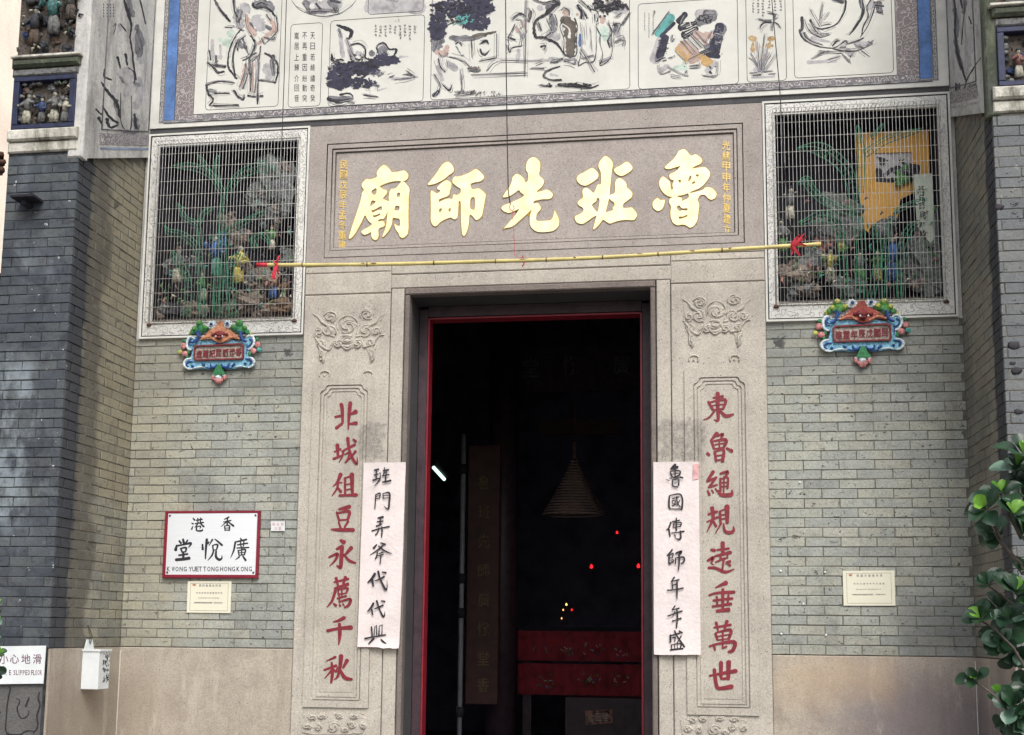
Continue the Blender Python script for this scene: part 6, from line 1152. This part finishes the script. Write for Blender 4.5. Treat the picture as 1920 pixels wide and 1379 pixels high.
# ------------------------------------------------------------------ inside the hall
def obj1(name, m, mat, label, cat): o = m.build(name, mat); return tag(o, label, cat)
Z = 0.16
plain('lacquer_dim', (.065, .024, .018), .6, 0, .3, 8, .001); plain('pipe_grey', (.23, .235, .25), .6, 0, .2, 8, 0); plain('altar_red', (.28, .018, .028), .8, 0, .35, 9, .004); plain('incense', (.20, .14, .11), .9, 0, .25, 20, .002)
def lamp(name, col, st):
    m, t, b = base(name, .5); b.inputs['Base Color'].default_value = c4(col); b.inputs['Emission Color'].default_value = c4(col); b.inputs['Emission Strength'].default_value = st
lamp('lamp_red', (1, .015, .02), 1.6); lamp('lamp_amber', (1, .45, .12), 2.2); lamp('lamp_tube', (.62, 1, .80), 1.3)
b0_ = fp(879, 835, 4.0); b1_ = fp(934, 1322, 4.0)
bd = thing('hanging_board', (b0_.x+.12, 4.0, b1_.z), 'tall dark red lacquer board with faint gilt characters inside the hall', 'board')
m = MB(); m.box((b0_.x, 3.98, b1_.z), (b1_.x, 4.03, b0_.z), 0, .01); m.build('board', 'lacquer_dim', bd)
P4 = Plane(0, 0, 1, y=3.978)
for i, (c_, y_) in enumerate(zip('魯班先師廣悅堂香', (905, 960, 1015, 1070, 1125, 1180, 1235, 1285))): m = MB(); glyphs(m, [(c_, 908-i*.3, y_, 22, 26)], P4, .001, .004, .01); m.build('carved_character', 'bamboo_node', bd)
m = MB(); p = fp(942, 900, 4.25); m.tube([(p.x, 4.3, Z), (p.x, 4.3, 5.2)], .17, 16); obj1('hall_column', m, 'wood_dark', 'round dark column behind the lacquer board inside the hall', 'column')
pg = thing('drain_pipe', tuple(fp(872, 1379, 3.4)), 'pale grey upright pipe with dark clamps inside the hall', 'pipe')
q0, q1 = fp(870, 815, 3.4), fp(873, 1400, 3.4); m = MB(); m.tube([Vector((q0.x, 3.4, q0.z)), Vector((q0.x, 3.4, Z))], .026, 12); m.build('tube', 'pipe_grey', pg)
for v in (880, 1085, 1150, 1335): r_ = fp(872, v, 3.4); m = MB(); m.tube([Vector((q0.x, 3.4, r_.z-.05)), Vector((q0.x, 3.4, r_.z+.05))], .042, 12); m.build('clamp', 'soot', pg)
ft = thing('tube_light', tuple(fp(823, 887, 3.6)), 'slanting greenish fluorescent tube glowing in the upper left of the dark doorway', 'lamp')
a, b = fp(813, 877, 3.6), fp(833, 899, 3.9); m = MB(); m.tube([a, b], .019, 10); m.build('glass_tube', 'lamp_tube', ft)
d = (b-a).normalized(); up = Vector((.03, 0, .05)); m = MB(); m.tube([a-d*.03+up, b+d*.03+up], .03, 6); m.build('batten', 'soot', ft)
ic = thing('incense_coil', tuple(fp(1077, 975, 3.2)), 'cone shaped brown incense coil hanging inside the hall', 'incense coil')
ap, bc, be = fp(1073, 830, 3.2), fp(1077, 968, 3.2), fp(1139, 968, 3.2); Rm = be.x-bc.x; H_ = ap.z-.18-bc.z; m = MB(); pts = []; turns = 19
for i in range(turns*18+1): f_ = i/(turns*18); a_ = f_*turns*2*math.pi; r_ = .03+(Rm-.03)*(f_**1.15); pts.append((bc.x+r_*math.cos(a_), 3.2+r_*math.sin(a_), ap.z-.18-H_*f_))
m.tube(pts, .0080, 5); m.build('coil', 'incense', ic)
m = MB(); m.tube([(bc.x, 3.2, ap.z-.19), (bc.x, 3.2, ap.z+.9)], .004, 5); m.tube([(bc.x, 3.2, ap.z-.16), (bc.x, 3.2, ap.z)], .02, 8); m.build('hanger', 'rust', ic)
AY = 5.0; c0, c1 = fp(972, 1183, AY), fp(1204, 1306, AY)
at = thing('altar_table', ((c0.x+c1.x)/2, AY, Z), 'altar table under a red embroidered cloth inside the dark hall', 'altar')
m = MB(); m.box((c0.x-.05, AY-.02, c0.z+.005), (c1.x+.9, AY+.9, c0.z+.05)); m.build('table_top', 'soot', at)
def cloth(name, z0, z1, y):
    m = MB(); n = 60; vs = []
    for i in range(n+1): x = c0.x+(c1.x+.8-c0.x)*i/n; w = .012*math.sin(i*1.15); vs += [(x, y+w, z1), (x, y-.01+w*1.6, z0+.006*math.sin(i*2.3))]
    m.add(vs, [(2*i, 2*i+1, 2*i+3, 2*i+2) for i in range(n)], 0, True); return m.build(name, 'altar_red', at)
zmid = fp(1080, 1242, AY).z; cu_ = cloth('upper_cloth', zmid+.015, c0.z, AY-.03); cl_ = cloth('lower_cloth', c1.z, zmid-.02, AY-.01)
m = MB(); P5 = Plane(0, 0, 1, y=AY-.055)
for _ in range(90):
    u, v = rnd.choice([(1020, 1215), (1065, 1222), (1110, 1218), (1160, 1225), (1020, 1280), (1110, 1275), (1165, 1270)]); u += rnd.gauss(0, 11); v += rnd.gauss(0, 7)
    if v < 1190 or v > 1300 or abs(v-1242) < 4 or u < 978: continue
    a_ = rnd.uniform(0, 6.28); l = rnd.uniform(2, 6); brush(m, P5, [[(u, v, 1.5), (u+l*math.cos(a_), v+l*math.sin(a_), 2.2)]], .0005, mi=rnd.choice([0, 0, 1, 2, 3]), seg=1)
m.build('embroidery', ['enamel_leaf', 'enamel_pink', 'enamel_blue', 'glaze_cream'], at, 'stuff')
m = MB(); m.box((c0.x+.05, AY+.05, Z), (c0.x+.15, AY+.15, c0.z)); m.build('leg', 'wood_dark', at); m = MB(); m.box((c1.x+.6, AY+.05, Z), (c1.x+.7, AY+.15, c0.z)); m.build('leg', 'wood_dark', at)
m = MB(); a, b = fp(1060, 1308, AY-.3), fp(1204, 1379, AY-.3); m.box((a.x, AY-.3, Z), (b.x+.5, AY+.0, a.z)); obj1('offering_chest', m, 'wood_dark', 'dark wooden chest in front of the altar cloth', 'chest')
plain('print_brown', (.30, .16, .12), .8, 0, .6, 26, 0)
pc = card('framed_print', Plane(0, 0, 1, y=AY-.33), [(1097, 1333), (1148, 1330), (1149, 1356), (1098, 1360)], .01, 'print_brown', 'small brown print with pale writing below the altar cloth', 'picture')
m = MB(); glyphs(m, [(c_, 1109+13*i, 1346-i, 10, 15) for i, c_ in enumerate('金玉堂')], Plane(0, 0, 1, y=AY-.332), .0005, .001, .01); m.build('pale_writing', 'glaze_cream', pc)
for (u, v, y_, r_, mat_, lab) in ((1157, 999, 4.6, .018, 'lamp_red', 'small red altar lamp below the incense coil, highest of the red lamps'), (1109, 1063, 4.6, .026, 'lamp_red', 'red electric candle glowing left of the one by the door post'), (1197, 1062, 4.6, .026, 'lamp_red', 'red electric candle glowing against the right door post'), (965, 1253, 4.4, .018, 'lamp_red', 'red lamp low down left of the altar cloth'),
    (1062, 1134, 4.8, .016, 'lamp_amber', 'amber candle flame highest of the four above the altar'), (1056, 1144, 4.8, .011, 'lamp_amber', 'small amber flame left in the cluster above the altar'), (1072, 1144, 4.8, .013, 'lamp_red', 'reddish flame right in the cluster above the altar'), (1053, 1160, 4.8, .010, 'lamp_amber', 'faint amber flame lowest above the altar')):
    r_ *= .72; p = fp(u, v, y_); t = thing('altar_lamp', tuple(p), lab, 'lamp', 'small lamps and flames inside the hall'); m = MB(); m.lathe((p.x, p.y, p.z-r_), [(r_*.5, 0), (r_, r_*.6), (r_*.8, r_*1.5), (r_*.12, r_*2.6)], 8); m.build('flame', mat_, t)
    m = MB(); m.tube([(p.x, p.y, p.z-r_*1.1), (p.x, p.y, p.z-r_*1.1-.10)], r_*.35, 8); m.build('candle', 'lacquer_dim', t)
P6 = Plane(0, 0, 1, y=5.6); m = MB(); m.slab([P6(930, 655), P6(1215, 645), P6(1215, 730), P6(930, 738)], Vector((0, .05, 0))); o = obj1('hall_tablet', m, 'wood_dark', 'dark tablet with barely visible characters high inside the hall', 'tablet')
for g_ in (('堂', 995, 690, 30, 36), ('悅', 1070, 686, 30, 36), ('廣', 1165, 684, 30, 36)): m = MB(); glyphs(m, [g_], Plane(0, 0, 1, y=5.59), .001, .003, .01); m.build('carved_character', 'glaze_grey', o)
m = MB(); m.slab([P6(1010, 785), P6(1160, 785), P6(1160, 815), P6(1010, 815)], Vector((0, .05, 0))); obj1('carved_valance', m, 'lacquer_dim', 'faint carved valance behind the incense coil', 'valance')

# ------------------------------------------------------------------ shrubs
def leafmat(name, c, c2, tr):
    m, t, b = base(name, .32); oi = N(t, 'ShaderNodeObjectInfo'); col = ramp(t, oi.outputs['Random'], [(0, c), (.6, c2), (1, tuple(v*1.25 for v in c2))])
    n = noise(t, pos(t), 40, 4); col = mx(t, mr(t, n, .4, .7, 0, .3), col, tuple(v*.6 for v in c)); t.links.new(col, b.inputs['Base Color'])
    tb = N(t, 'ShaderNodeBsdfTranslucent'); t.links.new(col, tb.inputs[0]); ms = N(t, 'ShaderNodeMixShader'); ms.inputs[0].default_value = tr
    t.links.new(b.outputs[0], ms.inputs[1]); t.links.new(tb.outputs[0], ms.inputs[2]); t.links.new(ms.outputs[0], t.nodes['Material Output'].inputs[0])
leafmat('leaf_dark', (.012, .034, .018), (.022, .058, .026), .12); leafmat('leaf_bright', (.09, .25, .03), (.18, .38, .05), .35); leafmat('leaf_silver', (.10, .19, .13), (.17, .27, .20), .2)
plain('twig', (.09, .075, .06), .8, 0, .3, 20, .002)
def leaf_mesh(mat, seed):
    r = random.Random(seed); vs, fs = [], []; n = 7; cup, droop = r.uniform(.12, .38), r.uniform(-.25, .6)
    TW = [(0, .022), (.10, .035), (.22, .11), (.42, .27), (.62, .365), (.80, .35), (.93, .22), (1.0, .03)]
    for i in range(n+1):
        t, w = TW[i]; w *= r.uniform(.96, 1.04); y = t; z = -droop*t*t*.5
        for s in (-1, -.5, 0, .5, 1): vs.append((s*w, y, z+abs(s)*w*cup*1.4))
    for i in range(n):
        for k in range(4): a = i*5+k; fs.append((a, a+1, a+6, a+5))
    me = bpy.data.meshes.new('leaf'); me.from_pydata(vs, [], fs); me.polygons.foreach_set('use_smooth', [True]*len(fs)); me.materials.append(MATS[mat]); me.update(); return me
LM = {k: [leaf_mesh(k, i) for i in range(4)] for k in ('leaf_dark', 'leaf_bright', 'leaf_silver')}
def put_leaf(t, p, d, nrm, size, mat):
    d = d.normalized(); x = d.cross(nrm)
    if x.length < 1e-3: x = d.orthogonal()
    x.normalize(); z = x.cross(d); o = bpy.data.objects.new('leaf', rnd.choice(LM[mat])); COL.objects.link(o)
    M = Matrix(((x.x, d.x, z.x, p.x), (x.y, d.y, z.y, p.y), (x.z, d.z, z.z, p.z), (0, 0, 0, 1))) @ Matrix.Diagonal((size*rnd.uniform(.85, 1.1), size, size, 1))
    o.parent = t; o.matrix_parent_inverse = Matrix.Translation(-Vector(t['_w'])); o.matrix_basis = M; return o
def rosette(t, c, axis, n, size, bright):
    axis = axis.normalized(); a = axis.orthogonal().normalized(); b = axis.cross(a)
    n = int(n*1.1)
    for i in range(n):
        ph = i*2.39996+rnd.uniform(-.2, .2); f_ = i/n; out = a*math.cos(ph)+b*math.sin(ph); tilt = .25+1.1*f_
        d = axis*math.cos(tilt)+out*math.sin(tilt); d += Vector((rnd.uniform(-.2, .2), rnd.uniform(-.25, .25), rnd.uniform(-.25, .2)))
        mat = 'leaf_bright' if (i < bright) else rnd.choice(['leaf_dark']*7+['leaf_silver'])
        put_leaf(t, c-axis*.015*i/n, d, axis+Vector((0, -.5, .2)), size*1.42*(.62+.48*f_)*rnd.uniform(.85, 1.15), mat)
def shrub(label, base_, D_, ros, stems):
    t = thing('leafy_shrub', base_, label, 'shrub'); Y = D_
    for i, st in enumerate(stems):
        P_ = [fp(a, b, Y+dy) for a, b, dy in st]; n_ = len(P_); m = MB(); m.tube(P_, [.010-.006*k/(n_-1) for k in range(n_)], 6); m.build('stem', 'twig', t)
    for (u, v, dy, ax, ay, n, sz, br) in ros: rosette(t, fp(u, v, Y+dy), Vector((ax, -.45, ay)), n, sz, br)
    return t
shrub('glossy leaved shrub reaching in from the right edge before the granite base', (3.1, -2.6, 0), -2.6,
 [(1848, 955, -.1, -.7, .5, 9, .085, 2), (1880, 925, 0, -.2, .9, 8, .085, 2), (1905, 880, .1, -.2, 1, 8, .09, 1), (1918, 850, .0, .1, 1, 7, .09, 2), (1900, 965, -.1, .1, .6, 9, .085, 2), (1868, 1000, .1, -.6, .1, 8, .08, 0), (1918, 1000, 0, .4, .5, 9, .09, 2),
  (1852, 1095, 0, -.6, .6, 6, .08, 0), (1905, 1110, -.1, .0, .9, 9, .09, 1), (1838, 1160, 0, -.5, .6, 9, .078, 1), (1872, 1140, .1, 0, .8, 7, .08, 0), (1880, 1200, .1, -.2, .1, 10, .085, 0), (1905, 1225, .1, 0, -.6, 8, .08, 0), (1830, 1275, 0, -.6, .5, 8, .066, 1), (1868, 1300, .05, .0, .7, 5, .05, 2), (1900, 1322, 0, -.3, .3, 9, .075, 0), (1912, 1350, 0, .2, -.2, 9, .08, 0), (1890, 1355, .1, -.6, -.5, 6, .07, 0), (1918, 1075, .05, .3, .4, 8, .085, 2), (1932, 900, .1, -.6, .6, 9, .09, 1), (1930, 960, .1, -.8, .2, 9, .09, 1), (1934, 1140, .1, -.7, .3, 10, .09, 1), (1930, 1290, .1, -.8, .3, 9, .08, 0), (1934, 1340, .1, -.7, -.3, 9, .085, 0), (1918, 935, .1, .3, .6, 8, .085, 1), (1892, 1160, -.1, -.3, .6, 7, .07, 0)],
 [[(1960, 1500, .3), (1935, 1400, .1), (1900, 1345, 0), (1865, 1305, 0), (1832, 1280, 0)], [(1960, 1500, .3), (1950, 1300, .1), (1900, 1215, 0), (1865, 1180, 0), (1838, 1163, 0)], [(1960, 1500, .3), (1950, 1180, .1), (1895, 1130, 0), (1852, 1098, 0)], [(1960, 1500, .3), (1955, 1100, .1), (1905, 1055, 0), (1870, 1010, 0), (1848, 958, -.1)], [(1960, 1500, .3), (1950, 1050, 0), (1918, 950, 0), (1905, 885, .1)], [(1915, 1010, 0), (1895, 970, -.05), (1880, 928, 0)], [(1915, 1060, 0), (1880, 1020, 0), (1862, 975, 0)]])
shrub('few green leaves of a shrub reaching in at the left edge over the caution sign', (-3.9, -2.4, 0), -2.6,
 [(-2, 1132, 0, .2, .9, 3, .036, 2), (-8, 1160, 0, .9, .1, 4, .042, 1), (-2, 1226, 0, .7, .8, 4, .044, 2), (-10, 1252, 0, .8, -.3, 4, .055, 0), (-6, 1266, .05, .8, -.6, 2, .05, 0), (-24, 1200, 0, .2, .5, 7, .05, 2)],
 [[(-60, 1500, .2), (-30, 1340, 0), (-10, 1255, 0)], [(-60, 1500, .2), (-30, 1260, 0), (-2, 1228, 0)], [(-60, 1500, .2), (-25, 1200, 0), (-2, 1134, 0)]])

# ------------------------------------------------------------------ neighbour on the left
weathered('render_peach', (.86, .78, .66), (.82, .70, .58), (.66, .54, .46), 2)
m = MB(); m.box((-14, 4.5, 0), (-4.8, 12, 16)); o = m.build('neighbour_building', 'render_peach'); tag(o, 'bright peach rendered building beyond the left pier', 'building')
for i, (v, s_) in enumerate(((312, .14), (528, .10))):
    p = fp(2, v, -.5); m = MB(); m.box((p.x-.3, -.6, p.z-s_*.55), (p.x+.02, -.5, p.z+s_*.5), 0, .01)
    for k in range(5): m.ball((p.x+.02+rnd.uniform(-.02, .03), -.55, p.z+rnd.uniform(-.5, .5)*s_), rnd.uniform(.02, .035), 0, 7, 5, (1, 1, .8), .3)
    o = m.build('eave_bracket', 'rust'); tag(o, 'dark rusty bracket at the left edge, %s of two' % ('upper' if i == 0 else 'lower'), 'bracket')

plain('render_grey', (.10, .10, .11), .9, 0, .3, 1.5, .004)  # unseen thin wall behind the camera, shaped to darken the name plate's reflection
m = MB(); m.box((-30, -14.45, 0), (-8.70, -14, 14)); o = m.build('neighbour_building', 'render_grey'); tag(o, 'unseen dark grey end wall across the lane, shaped to darken the steel name plate', 'building')
